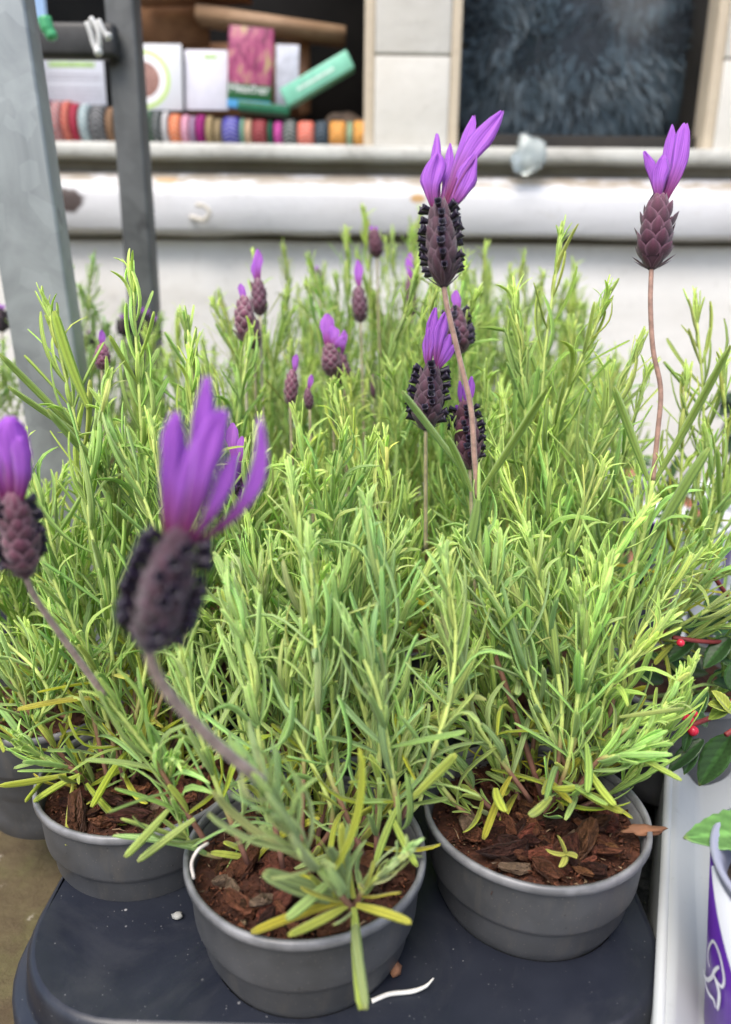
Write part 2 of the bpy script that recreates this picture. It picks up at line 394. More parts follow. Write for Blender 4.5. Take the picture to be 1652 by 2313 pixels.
strip('recessed_batten', M_recess, [(WY + 0.045, zBt - 0.01), (WY + 0.012, zBt + 0.002), (WY + 0.012, zL0 + 0.004)])
strip('window_ledge', M_ledge, [(WY + 0.04, zL0 + 0.001), (WY - 0.028, zL0), (WY - 0.03, zL0 + 0.003), (WY - 0.03, zL1 - 0.003), (WY - 0.027, zL1), (WY + 0.20, zL1 + 0.002)], amp=0.0012, nx=240)
ZT = 1.45; ledge_z = zL1
# piers between the windows, each with a bead at both sides
def pier(px0, px1, bead=True):
    x0, x1 = xx(px0), xx(px1)
    bw = 0.017
    zt = zz(122)
    boxobj('pier_block', M_mullion, front, x0 + bw, x1 - bw, WY + 0.0, WY + 0.06, ledge_z + 0.0035, zt - 0.0012, 0.003)
    boxobj('pier_block', M_mullion, front, x0 + bw, x1 - bw, WY + 0.0, WY + 0.06, zt + 0.0012, ZT, 0.003)
    for xa in (x0, x1 - bw):
        boxobj('bead', M_bead, front, xa + 0.0005, xa + bw - 0.0005, WY + 0.004, WY + 0.05, ledge_z + 0.0035, ZT, 0.002)
pier(822, 1040); pier(1606, 1850); pier(-700, 15)
boxobj('lintel', M_mullion, front, -2.2, 2.2, WY - 0.004, WY + 0.2, ZT + 0.002, ZT + 0.5, 0.004)
# interior: back boards and side boards
boxobj('back_board', M_dark, front, xx(-100), xx(1040), WY + 0.40, WY + 0.42, ledge_z - 0.02, ZT)
boxobj('side_board', M_dark, front, xx(1640), xx(1640) + 0.02, WY + 0.065, WY + 0.54, ledge_z + 0.003, ZT)
boxobj('side_board', M_dark, front, xx(930), xx(930) + 0.02, WY + 0.065, WY + 0.54, ledge_z + 0.003, ZT)
boxobj('back_board', M_dark, front, xx(900), xx(1850), WY + 0.55, WY + 0.57, ledge_z - 0.02, ZT)
boxobj('inner_sill', M_darkwood, front, xx(-200), xx(1850), WY + 0.205, WY + 0.545, ledge_z - 0.015, ledge_z + 0.0015)
xp0, xp1 = xx(1040) , xx(1606)
boxobj('sash_rail', M_dark, front, xp0 + 0.001, xp1 - 0.001, WY + 0.03, WY + 0.055, ledge_z + 0.004, zz(302, WY + 0.04), 0.002)
boxobj('pane', M_glass, front, xp0 + 0.001, xp1 - 0.001, WY + 0.040, WY + 0.043, zz(302, WY + 0.04) + 0.001, ZT - 0.002)
boxobj('dark_joint', M_recess, front, -2.2, 2.2, WY + 0.03, WY + 0.10, 0.0, zB0 + 0.03)
# hook on the board
a = Acc(); hp = smoothpath([onY(432, 490, WY - 0.035), onY(440, 492, WY - 0.05), onY(462, 496, WY - 0.058), onY(474, 480, WY - 0.06), onY(462, 466, WY - 0.06), onY(443, 462, WY - 0.058)], 6)
tube(a, hp, 0.0035, 8, (0.62, 0.58, 0.5)); obj('hook', a.mesh('hook', tinted('painted_hook', 0.5)), front)

# ------------------------------------------------------------------ things in and on the windows
def card(name, label, cat, px0, py0, px1, py1, Y, m, th=0.002, rot=0.0, lean=0.0, group=None):
    a = onY(px0, py0, Y); b = onY(px1, py1, Y); c = (a + b) / 2; wd = abs(b.x - a.x); hg = abs(a.z - b.z)
    ac = Acc(); box(ac, -wd / 2, wd / 2, -th / 2, th / 2, -hg / 2, hg / 2)
    o = obj(name, ac.mesh(name, m, False)); o.matrix_basis = Matrix.Translation(c) @ Matrix.Rotation(rot, 4, 'Y') @ Matrix.Rotation(lean, 4, 'X')
    bv = o.modifiers.new('bevel', 'BEVEL'); bv.width = min(th * 0.4, 0.002); bv.segments = 2
    return tag(o, label, cat, group), wd, hg
def print_lines(parent, m, rows, th, wd, hg, name='printed_line'):
    for (u0, u1, v, t) in rows:
        a = Acc(); n = 24; V = []
        for i in range(n + 1):
            x = -wd / 2 + wd * (u0 + (u1 - u0) * i / n); z = -hg / 2 + hg * v; tt = t * (0.6 + 0.4 * math.sin(i * 2.1 + v * 40))
            V += [(x, -th / 2 - 0.0004, z), (x, -th / 2 - 0.0004, z + hg * tt)]
        Fc = [(2 * i, 2 * i + 2, 2 * i + 3, 2 * i + 1) for i in range(n)]
        a.add(V, Fc); o = bpy.data.objects.new(name, a.mesh(name, m, False)); COL.objects.link(o); o.parent = parent
M_green = plain('print_green', (0.35, 0.55, 0.15), 0.6); M_greyprint = plain('print_grey', (0.38, 0.36, 0.42), 0.6)
YI = WY + 0.07
o, wd, hg = card('printed_card', 'white printed card with a green heading between the two steel posts', 'card', 92, 96, 243, 255, YI, M_whitepaper)
print_lines(o, M_green, [(0.1, 0.85, 0.66, 0.12)], 0.002, wd, hg, 'heading')
print_lines(o, M_greyprint, [(0.05, 0.95, v, 0.025) for v in (0.2, 0.27, 0.34, 0.48, 0.54)], 0.002, wd, hg)
# seed leaflet with a round picture
k = N('seed_leaflet'); v = k.coord(); nn = k.n('VectorMath'); nn.operation = 'DISTANCE'; k.L(v, nn.inputs[0]); nn.inputs[1].default_value = (-0.026, 0, -0.004)
sq = k.scalev(v, (1, 0, 1)); k.L(sq, nn.inputs[0]); d = nn.outputs['Value']; g = k.noise(300, 3)
c = k.mix(k.ramp(k.math('DIVIDE', d, 0.1), [(0.0, (1, 1, 1)), (1, (1, 1, 1))]), (0.6, 0.62, 0.66), (0.6, 0.62, 0.66))
step = lambda e: k.math('LESS_THAN', d, e)
c = k.mix(step(0.045), c, (0.45, 0.65, 0.12)); c = k.mix(step(0.039), c, (0.8, 0.8, 0.82)); c = k.mix(step(0.028), c, k.ramp(g, [(0.35, (0.16, 0.06, 0.045)), (0.65, (0.4, 0.22, 0.18))]))
k.set(Base_Color=c, Roughness=0.5); M_leaflet = k.m
card('seed_leaflet', 'white leaflet with a green ringed picture of brown seeds, right of the dark post', 'leaflet', 300, 95, 416, 252, YI - 0.01, M_leaflet, lean=R(-6))
o, wd, hg = card('plain_paper', 'pale lilac white sheet of paper standing left of the heather seed packet', 'paper', 414, 108, 518, 252, YI, plain('lilac_paper', (0.6, 0.6, 0.68), 0.5, var=0.06), lean=R(-8))
print_lines(o, M_green, [(0.45, 0.75, 0.85, 0.1)], 0.002, wd, hg, 'leaf_mark')
# heather packet
k = N('heather_packet'); v = k.coord(); sx = k.n('SeparateXYZ'); k.L(v, sx.inputs[0]); g = k.noise(1.0, 5, 0.7, k.scalev(v, (60, 1, 26)), 0.5)
pic = k.ramp(g, [(0.3, (0.03, 0.05, 0.02)), (0.45, (0.25, 0.02, 0.1)), (0.55, (0.45, 0.1, 0.2)), (0.65, (0.4, 0.36, 0.12)), (0.8, (0.6, 0.3, 0.28))])
hgt = abs(onY(560, 60, YI).z - onY(560, 258, YI).z)
c = k.mix(k.math('LESS_THAN', sx.outputs[2], -hgt * 0.18), pic, (0.01, 0.11, 0.03))
c = k.mix(k.math('LESS_THAN', sx.outputs[2], -hgt * 0.365), c, (0.1, 0.38, 0.72))
k.set(Base_Color=c, Roughness=0.35); M_packet = k.m
o, wd, hg = card('heather_seed_packet', 'seed packet with a picture of pink heather above a green and a blue band', 'seed packet', 512, 60, 618, 248, YI - 0.015, M_packet, 0.006, rot=R(4))
fc = bpy.data.curves.new('packet_word', 'FONT'); fc.body = 'Heather'; fc.size = 0.020; fc.align_x = 'CENTER'; fc.extrude = 0.0003
fc.materials.append(plain('white_print', (0.8, 0.8, 0.8), 0.5)); fo = bpy.data.objects.new('tmpword', fc); COL.objects.link(fo); dg = bpy.context.evaluated_depsgraph_get(); dg.update(); fme = bpy.data.meshes.new_from_object(fo.evaluated_get(dg)); bpy.data.objects.remove(fo)
fo = bpy.data.objects.new('packet_word', fme); COL.objects.link(fo); fo.parent = o
fo.matrix_basis = Matrix.Translation((0, -0.0034, -hg * 0.30)) @ Matrix.Rotation(R(90), 4, 'X')
card('green_folder', 'dark green folded card lying under the heather seed packet', 'card', 540, 236, 655, 258, YI - 0.03, plain('bottle_green', (0.01, 0.13, 0.06), 0.35), 0.03, rot=R(5))
card('narrow_note', 'narrow white note standing behind the mint green box', 'note', 622, 100, 676, 240, YI + 0.05, plain('note_white', (0.55, 0.57, 0.66), 0.5), rot=R(2))
mint = plain('mint_box', (0.22, 0.58, 0.42), 0.35, var=0.12)
o, wd, hg = card('mint_box', 'mint green narrow box leaning at a slant in the left window', 'box', 632, 158, 802, 205, YI - 0.01, mint, 0.03, rot=R(-28))
print_lines(o, plain('mint_print', (0.7, 0.8, 0.75), 0.5), [(0.2, 0.75, 0.42, 0.2)], 0.03, wd, hg)
# wooden crate parts behind: a thing
wc = thing('wooden_crate', 'brown wooden display crate behind the papers in the left window', 'crate', onY(560, 150, WY + 0.3))
def wbox(name, px0, py0, px1, py1, Y, th, rot=0, m=M_wood):
    a = onY(px0, py0, Y); b = onY(px1, py1, Y); c = (a + b) / 2
    ac = Acc(); box(ac, -abs(b.x - a.x) / 2, abs(b.x - a.x) / 2, 0, th, -abs(a.z - b.z) / 2, abs(a.z - b.z) / 2)
    return obj(name, ac.mesh(name, m, False), wc, Matrix.Translation(c) @ Matrix.Rotation(rot, 4, 'Y'))
wbox('side_panel', 300, -60, 470, 100, WY + 0.22, 0.02)
wbox('top_board', 440, 30, 780, 66, WY + 0.16, 0.05, R(7), wood('pale_wood', (0.26, 0.15, 0.08), (0.42, 0.27, 0.16)))
wbox('top_board', 300, -60, 560, -10, WY + 0.15, 0.05, R(-2))
wbox('side_board', 675, 80, 700, 250, WY + 0.2, 0.02)
wbox('rear_board', 420, 95, 690, 262, WY + 0.3, 0.012)
wbox('side_board', 60, 60, 98, 325, WY + 0.12, 0.02, m=M_darkwood)
# brown stone in the window
def rock(name, c, r, m, seed, sq=(1, 1, 1), sub=3, amp=0.3):
    import bmesh
    bm = bmesh.new(); bmesh.ops.create_icosphere(bm, subdivisions=sub, radius=1)
    for v_ in bm.verts:
        d = 1 + amp * mnoise.noise(v_.co * 1.3 + Vector((seed, 0, 0))) + amp * 0.3 * mnoise.noise(v_.co * 4 + Vector((seed, 3, 0)))
        v_.co = Vector((v_.co.x * sq[0], v_.co.y * sq[1], v_.co.z * sq[2])) * d * r
    me = bpy.data.meshes.new(name); bm.to_mesh(me); bm.free(); me.materials.append(m)
    o = bpy.data.objects.new(name, me); COL.objects.link(o); o.location = c
    for p in me.polygons: p.use_smooth = True
    return o
tag(rock('brown_stone', Vector((xx(775, 250, YI), YI + 0.04, ledge_z + 0.038)), 0.045, plain('brown_stone', (0.2, 0.14, 0.1), 0.8, var=0.4), 2.0, (1, 0.7, 0.95)), 'rough brown stone beside the mint box at the end of the left window', 'stone')
cl = Acc(); c0 = onY(1190, 392, WY - 0.045)
tag(rock('glass_lump', Vector((c0.x, WY - 0.044, (zz(395) + zz(318)) / 2)), 0.026, M_clear, 9.0, (1.0, 0.45, 1.1), 3, 0.5), 'clear faceted glass lump hanging over the ledge below the fur cushion', 'ornament')

# bracelets along the ledge
spec = [(93, 114, (0.2, 0.03, 0.07), (0.4, 0.2, 0.25), 'plum'), (115, 139, (0.42, 0.3, 0.3), (0.5, 0.08, 0.08), 'grey and red'), (140, 158, (0.6, 0.1, 0.08), (0.7, 0.3, 0.2), 'coral red'), (158, 176, (0.38, 0.01, 0.05), (0.5, 0.05, 0.08), 'crimson'),
        (177, 200, (0.3, 0.42, 0.45), (0.6, 0.65, 0.65), 'pale blue'), (201, 236, (0.03, 0.035, 0.04), (0.35, 0.35, 0.36), 'black and grey'), (237, 256, (0.2, 0.11, 0.06), (0.35, 0.2, 0.1), 'brown'),
        (322, 340, (0.03, 0.1, 0.05), (0.2, 0.3, 0.2), 'dark green'), (340, 360, (0.02, 0.025, 0.025), (0.3, 0.33, 0.33), 'black and silver'), (363, 377, (0.6, 0.6, 0.6), (0.7, 0.68, 0.7), 'white'),
        (378, 405, (0.75, 0.15, 0.03), (0.8, 0.45, 0.3), 'orange red'), (406, 424, (0.7, 0.25, 0.4), (0.75, 0.55, 0.6), 'pink'), (425, 438, (0.35, 0.2, 0.35), (0.5, 0.4, 0.5), 'mauve'), (439, 460, (0.42, 0.0, 0.22), (0.06, 0.0, 0.04), 'magenta and black'),
        (461, 478, (0.33, 0.23, 0.1), (0.5, 0.4, 0.22), 'khaki'), (479, 497, (0.25, 0.18, 0.08), (0.42, 0.33, 0.2), 'dull gold'), (499, 538, (0.03, 0.02, 0.35), (0.35, 0.35, 0.6), 'royal blue'), (540, 549, (0.25, 0.5, 0.35), (0.3, 0.55, 0.4), 'mint'),
        (550, 566, (0.7, 0.48, 0.3), (0.5, 0.3, 0.2), 'peach'), (567, 600, (0.24, 0.01, 0.02), (0.4, 0.12, 0.12), 'dark red'), (602, 613, (0.01, 0.1, 0.05), (0.03, 0.16, 0.09), 'bottle green'), (616, 636, (0.5, 0.02, 0.28), (0.6, 0.15, 0.4), 'magenta'),
        (637, 668, (0.03, 0.045, 0.04), (0.4, 0.42, 0.4), 'black with white chevrons'), (670, 708, (0.8, 0.16, 0.1), (0.75, 0.35, 0.28), 'coral'), (710, 740, (0.015, 0.03, 0.045), (0.12, 0.16, 0.2), 'navy'), (743, 781, (0.78, 0.32, 0.04), (0.7, 0.4, 0.15), 'orange'),
        (783, 797, (0.3, 0.45, 0.25), (0.4, 0.5, 0.35), 'sage green'), (798, 833, (0.8, 0.36, 0.05), (0.7, 0.4, 0.15), 'second orange')]
def woven(name, a, b):
    k = N(name); uv = k.coord('UV'); sx = k.n('SeparateXYZ'); k.L(uv, sx.inputs[0])
    z = k.math('ABSOLUTE', k.math('SUBTRACT', k.math('FRACT', k.math('MULTIPLY', sx.outputs[1], 1.0)), 0.5))
    s_ = k.math('FRACT', k.math('ADD', k.math('MULTIPLY', sx.outputs[0], 22.0), k.math('MULTIPLY', z, 1.6)))
    g = k.noise(160, 4)
    a = tuple(x * 0.75 for x in a); b = tuple(x * 0.75 for x in b); c = k.mix(k.ramp(s_, [(0.5, 0.0), (0.75, 0.95)]), a, b); c = k.mix(1.0, c, k.ramp(g, [(0.3, 0.75), (0.7, 1.2)]), 'MULTIPLY')
    k.set(Base_Color=c, Roughness=0.8); k.bump(s_, 0.5, 0.002); return k.m
YB = WY + 0.012
for i, (p0, p1, ca, cb, nm) in enumerate(spec):
    x0, x1 = xx(p0, 300, YB), xx(p1, 300, YB)
    rad = (0.035 - 0.0125 * min(1, (p0 - 93) / 420.0) + 0.001 * rng.uniform(-1, 1))
    wd = (x1 - x0) - 0.0008; a = Acc(); n = 44; V = []; U = []; prof = []
    for j in range(9):
        t = j / 8; prof.append((t, rad - 0.0035 * abs(2 * t - 1) ** 4))
    prof += [(1.0, rad - 0.006), (0.0, rad - 0.006)]
    for j, (t, r_) in enumerate(prof):
        for q in range(n):
            an = 2 * math.pi * q / n; rr = r_ + (0.0009 * math.sin(an * 22 + 4 * abs(t - 0.5)) if j < 9 else 0)
            V.append((-wd / 2 + wd * t, rr * math.sin(an), rr * math.cos(an))); U.append((q / n, t))
    m_ = len(prof)
    Fc = [(j * n + q, j * n + (q + 1) % n, ((j + 1) % m_) * n + (q + 1) % n, ((j + 1) % m_) * n + q) for j in range(m_) for q in range(n)]
    a.add(V, Fc, U); o = obj('woven_bracelet', a.mesh('woven_bracelet', woven('woven_' + str(i), ca, cb)))
    o.location = ((x0 + x1) / 2, YB + 0.03, ledge_z + rad + 0.0035)
    prev = spec[i - 1][4] if i else None
    tag(o, nm + ' woven bracelet on the ledge ' + ('right of the ' + prev + ' one' if prev else 'at the left end of the row'), 'bracelet', 'woven bracelets lined up on the window ledge')
# fluffy cushion
def cushion():
    c = onY(1300, 120, WY + 0.27); rx, ry, rz = 0.262, 0.12, 0.185
    c.z = ledge_z + rz + 0.022
    t = thing('fur_cushion', 'blue grey long haired fur cushion behind the right window', 'cushion', (c.x, c.y, ledge_z))
    import bmesh
    def surf(th, ph):
        e = 0.86
        f_ = lambda v_: math.copysign(abs(v_) ** e, v_)
        return Vector((rx * f_(math.cos(ph)) * f_(math.cos(th)), ry * f_(math.cos(ph)) * f_(math.sin(th)), rz * f_(math.sin(ph))))
    a = Acc(); V = []; nt, npz = 48, 24
    for j in range(npz + 1):
        for i in range(nt): V.append(c + surf(2 * math.pi * i / nt, -math.pi / 2 + math.pi * j / npz) * 0.96)
    a.add(V, [(j * nt + i, j * nt + (i + 1) % nt, (j + 1) * nt + (i + 1) % nt, (j + 1) * nt + i) for j in range(npz) for i in range(nt)])
    obj('cover', a.mesh('cover', plain('cushion_cover', (0.025, 0.035, 0.048), 0.9)), t)
    a = Acc(); r2 = random.Random(3)
    for q in range(9000):
        th = r2.uniform(math.pi * 0.93, math.pi * 2.07); ph = math.asin(r2.uniform(-1, 1)); p = c + surf(th, ph) * 0.95
        nrm = (p - c); nrm = Vector((nrm.x / rx ** 2, nrm.y / ry ** 2, nrm.z / rz ** 2)).normalized()
        sw = Vector((mnoise.noise(p * 14), mnoise.noise(p * 14 + Vector((9, 0, 0))), mnoise.noise(p * 14 + Vector((0, 9, 0))) - 0.35)) * 1.6
        d = (nrm + sw + Vector((r2.gauss(0, .25), r2.gauss(0, .25), r2.gauss(0, .25)))).normalized(); ln = r2.uniform(0.02, 0.04)
        s_ = d.cross(nrm); s_ = (s_ if s_.length > 1e-3 else Vector((1, 0, 0))).normalized() * 0.0011
        g = Vector((0, 0, -1)); v_ = r2.uniform(0.5, 1.5); cc = np.array((0.075, 0.115, 0.15)) * v_
        p1 = p + d * ln * 0.5; p2 = p + d * ln * 0.85 + g * ln * 0.25
        a.add([p - s_, p + s_, p1 + s_ * .8, p1 - s_ * .8, p2 + s_ * .2, p2 - s_ * .2], [(0, 1, 2, 3), (3, 2, 4, 5)], None, cc)
    o = obj('fur', a.mesh('fur', tinted('fur_hair', 0.5, var=0.1)), t); o['kind'] = 'stuff'
cushion()

# ------------------------------------------------------------------ steel rack
rack = thing('steel_rack', 'galvanised steel rack frame standing at the left with a dark second leg', 'rack', (-0.26, 0.62, 0))
def angle_post(pa, pb, wl, m, name='upright', lip=0.022):
    """L section from pa (low) to pb (high); pa,pb = left front corner; wl = face width to the right"""
    a = Acc(); d = (pb - pa); V = []
    prof = [(0, 0), (wl - 0.002, 0), (wl, 0.0015), (wl, lip), (wl - 0.003, lip), (wl - 0.003, 0.004), (wl - 0.006, 0.003), (0, 0.003)]
    for p in (pa, pb):
        for (x, y) in prof: V.append(p + Vector((x, y, 0)))
    n = len(prof); Fc = [(i, (i + 1) % n, n + (i + 1) % n, n + i) for i in range(n)]; Fc += [tuple(range(n - 1, -1, -1)), tuple(range(n, 2 * n))]
    a.add(V, Fc); o = obj(name, a.mesh(name, m, False), rack); b = o.modifiers.new('bevel', 'BEVEL'); b.width = 0.0008; b.segments = 2; b.limit_method = 'ANGLE'
    return o
def ext(pa, pb, z0, z1):
    d = (pb - pa) / (pb.z - pa.z); return pa + d * (z0 - pa.z), pa + d * (z1 - pa.z)
D1 = 0.62
wl1 = 0.052
A = onY(62, 55, D1) - Vector((wl1, 0, 0)); B = onY(172, 800, D1) - Vector((wl1, 0, 0)); lo, hi = ext(A, B, 0.0, 1.25); angle_post(lo, hi, wl1, M_galv)
D2 = 0.92
A = onY(240, 60, D2); B = onY(297, 800, D2); lo, hi = ext(A, B, 0.0, 1.25); angle_post(lo, hi, (onY(305, 60, D2) - A).x, M_darksteel, lip=0.03)
A = onY(60, 100, 0.8); a = Acc(); box(a, onY(50, 100, 0.9).x, onY(262, 100, 0.9).x, 0.9, 0.918, onY(150, 128, .9).z, onY(150, 45, .9).z); o = obj('crossbar', a.mesh('crossbar', plain('blackened_steel', (0.04, 0.04, 0.04), 0.5, 0.3), False), rack)
b = o.modifiers.new('bevel', 'BEVEL'); b.width = 0.006; b.segments = 3
a = Acc()
for pts in ([(196, 50), (205, 75), (212, 100), (226, 124)], [(205, 40), (222, 70), (224, 100), (221, 122)], [(222, 45), (235, 72), (249, 86)]):
    tube(a, smoothpath([onY(x, y, 0.84) for x, y in pts], 6), [0.0028] * (6 * (len(pts) - 1) - 2) + [0.0048, 0.004, 0.003], 7)
tag(obj('white_twine', a.mesh('white_twine', plain('white_twine', (0.72, 0.72, 0.7), 0.8))), 'frayed knotted white twine hanging from the rack crossbar', 'twine')
a = Acc(); tube(a, smoothpath([onY(100, 40, .84), onY(108, 65, .84), onY(122, 88, .84)], 5), [0.007] * 6 + [0.006] * 4 + [0.004], 8)
tag(obj('green_tie', a.mesh('green_tie', plain('green_plastic', (0.08, 0.42, 0.18), 0.4))), 'short green plastic tie hanging on the rack crossbar left of the white twine', 'tie')

# ------------------------------------------------------------------ trays
RIMZ = 0.145; TRZ = 0.092; PR = 0.0575
POTS = {'front': (-0.027, 0.299, RIMZ), 'left': (-0.127, 0.366, RIMZ - 0.006), 'right': (0.0915, 0.330, RIMZ)}
def rrect(x0, x1, y0, y1, r, n=10):
    out = []
    for cx, cy, a0 in ((x1 - r, y1 - r, 0), (x0 + r, y1 - r, 90), (x0 + r, y0 + r, 180), (x1 - r, y0 + r, 270)):
        for i in range(n + 1):
            a = R(a0 + 90 * i / n); out.append((cx + r * math.cos(a), cy + r * math.sin(a), a))
    return out
def potted_tray(name, label, x0, x1, y0, y1, holes, rot=0.0, m=M_tray):
    t = thing(name, label, 'tray', ((x0 + x1) / 2, (y0 + y1) / 2, 0))
    cx, cy = (x0 + x1) / 2, (y0 + y1) / 2
    rr = rrect(x0, x1, y0, y1, 0.057)
    rotp = lambda x, y: (cx + (x - cx) * math.cos(rot) - (y - cy) * math.sin(rot), cy + (x - cx) * math.sin(rot) + (y - cy) * math.cos(rot))
    cu = bpy.data.curves.new('tray_top', 'CURVE'); cu.dimensions = '2D'; cu.fill_mode = 'BOTH'; cu.extrude = 0.0008
    def poly(P):
        s_ = cu.splines.new('POLY'); s_.points.add(len(P) - 1); s_.use_cyclic_u = True
        for q, (x, y) in zip(s_.points, P): q.co = (x, y, 0, 1)
    poly([rotp(x, y) for x, y, _ in rr])
    for hx, hy in holes: poly([(hx + 0.0474 * math.cos(2 * math.pi * i / 48), hy + 0.0474 * math.sin(2 * math.pi * i / 48)) for i in range(48)])
    tmp = bpy.data.objects.new('tmp', cu); COL.objects.link(tmp); tmp.location.z = TRZ - 0.0008
    dg = bpy.context.evaluated_depsgraph_get(); dg.update(); me = bpy.data.meshes.new_from_object(tmp.evaluated_get(dg)); me.transform(Matrix.Translation((0, 0, TRZ - 0.0008)))
    bpy.data.objects.remove(tmp); me.materials.clear(); me.materials.append(m); obj('tray_top', me, t)
    prof = [(0, 0.0), (0.0012, -0.0003), (0.003, -0.0018), (0.0042, -0.005), (0.0052, -0.016), (0.0065, -0.0185), (0.0105, -0.0195), (0.0125, -0.0215), (0.013, -0.030), (0.011, -0.034), (0.007, -0.036), (0.0, -0.09)]
    V = []; n = len(rr)
    for off, dz in prof:
        for x, y, a in rr:
            X, Y = rotp(x + off * math.cos(a), y + off * math.sin(a)); V.append((X, Y, TRZ + dz))
    Fc = [(j * n + i, (j + 1) * n + i, (j + 1) * n + (i + 1) % n, j * n + (i + 1) % n) for j in range(len(prof) - 1) for i in range(n)]
    a = Acc(); a.add(V, Fc); obj('tray_skirt', a.mesh('tray_skirt', m), t)
    return t

# row of pots behind: (x, y, height, spread, style)
BACK = [(-0.022, 0.425), (0.115, 0.452), (-0.222, 0.455), (0.192, 0.543), (-0.108, 0.508), (0.035, 0.560), (0.125, 0.640), (-0.095, 0.645), (-0.205, 0.690), (0.020, 0.675), (0.205, 0.735),
        (-0.010, 0.790), (-0.150, 0.800), (0.115, 0.820), (0.230, 0.855), (0.040, 0.915), (0.155, 0.945), (-0.080, 0.925)]
def rrect(x0, x1, y0, y1, r, n=10):
    out = []
    for cx, cy, a0 in ((x1 - r, y1 - r, 0), (x0 + r, y1 - r, 90), (x0 + r, y0 + r, 180), (x1 - r, y0 + r, 270)):
        for i in range(n + 1):
            a = R(a0 + 90 * i / n); out.append((cx + r * math.cos(a), cy + r * math.sin(a), a))
    return out
def potted_tray(name, label, x0, x1, y0, y1, holes, rot=0.0, m=M_tray):
    t = thing(name, label, 'tray', ((x0 + x1) / 2, (y0 + y1) / 2, 0))
    cx, cy = (x0 + x1) / 2, (y0 + y1) / 2
    rr = rrect(x0, x1, y0, y1, 0.057)
    rotp = lambda x, y: (cx + (x - cx) * math.cos(rot) - (y - cy) * math.sin(rot), cy + (x - cx) * math.sin(rot) + (y - cy) * math.cos(rot))
    cu = bpy.data.curves.new('tray_top', 'CURVE'); cu.dimensions = '2D'; cu.fill_mode = 'BOTH'; cu.extrude = 0.0008
    def poly(P):
        s_ = cu.splines.new('POLY'); s_.points.add(len(P) - 1); s_.use_cyclic_u = True
        for q, (x, y) in zip(s_.points, P): q.co = (x, y, 0, 1)
    poly([rotp(x, y) for x, y, _ in rr])
    for hx, hy in holes: poly([(hx + 0.0474 * math.cos(2 * math.pi * i / 48), hy + 0.0474 * math.sin(2 * math.pi * i / 48)) for i in range(48)])
    tmp = bpy.data.objects.new('tmp', cu); COL.objects.link(tmp); tmp.location.z = TRZ - 0.0008
    dg = bpy.context.evaluated_depsgraph_get(); dg.update(); me = bpy.data.meshes.new_from_object(tmp.evaluated_get(dg)); me.transform(Matrix.Translation((0, 0, TRZ - 0.0008)))
    bpy.data.objects.remove(tmp); me.materials.clear(); me.materials.append(m); obj('tray_top', me, t)
    prof = [(0, 0.0), (0.0012, -0.0003), (0.003, -0.0018), (0.0042, -0.005), (0.0052, -0.016), (0.0065, -0.0185), (0.0105, -0.0195), (0.0125, -0.0215), (0.013, -0.030), (0.011, -0.034), (0.007, -0.036), (0.0, -0.09)]
    V = []; n = len(rr)
    for off, dz in prof:
        for x, y, a in rr:
            X, Y = rotp(x + off * math.cos(a), y + off * math.sin(a)); V.append((X, Y, TRZ + dz))
    Fc = [(j * n + i, (j + 1) * n + i, (j + 1) * n + (i + 1) % n, j * n + (i + 1) % n) for j in range(len(prof) - 1) for i in range(n)]
    a = Acc(); a.add(V, Fc); obj('tray_skirt', a.mesh('tray_skirt', m), t)
    return t

# row of pots behind: (x, y, height, spread, style)
BACK = [(-0.022, 0.425), (0.115, 0.452), (-0.222, 0.455), (0.228, 0.480), (-0.105, 0.505), (0.035, 0.560), (0.155, 0.610), (-0.080, 0.645), (-0.185, 0.660), (0.068, 0.690), (0.195, 0.715),
        (-0.010, 0.790), (-0.150, 0.800), (0.120, 0.800), (0.225, 0.850), (0.040, 0.915), (0.150, 0.940), (-0.080, 0.925)]
front_holes = [POTS[k_][:2] for k_ in POTS] + [(-0.022, 0.425), (0.115, 0.452)]
potted_tray('plant_tray', 'navy black plastic carry tray holding the three front lavender pots', -0.163, 0.149, 0.249, 0.505, [h for h in front_holes], R(-1.0))
potted_tray('plant_tray', 'navy black plastic carry tray hidden under the rear lavender rows', -0.26, 0.34, 0.520, 1.0, [h for h in BACK if h[1] > 0.58] , 0)

# wet black sheet between the trays
a = Acc(); n = 40; V = []
q0, q1 = Vector((0.10, 0.10)), Vector((0.50, 1.0))
for j in range(n + 1):
    for i in range(n + 1):
        x = 0.06 + 0.40 * i / n; y = 0.05 + 0.95 * j / n
        V.append((x, y, 0.022 + 0.008 * mnoise.noise(Vector((x * 40, y * 22, 0))) + 0.004 * mnoise.noise(Vector((x * 110, y * 90, 5)))))
a.add(V, [(j * (n + 1) + i, j * (n + 1) + i + 1, (j + 1) * (n + 1) + i + 1, (j + 1) * (n + 1) + i) for j in range(n) for i in range(n)])
tag(obj('plastic_sheet', a.mesh('plastic_sheet', M_sheet)), 'wet crumpled black plastic sheet between the dark tray and the white tray', 'plastic sheet')

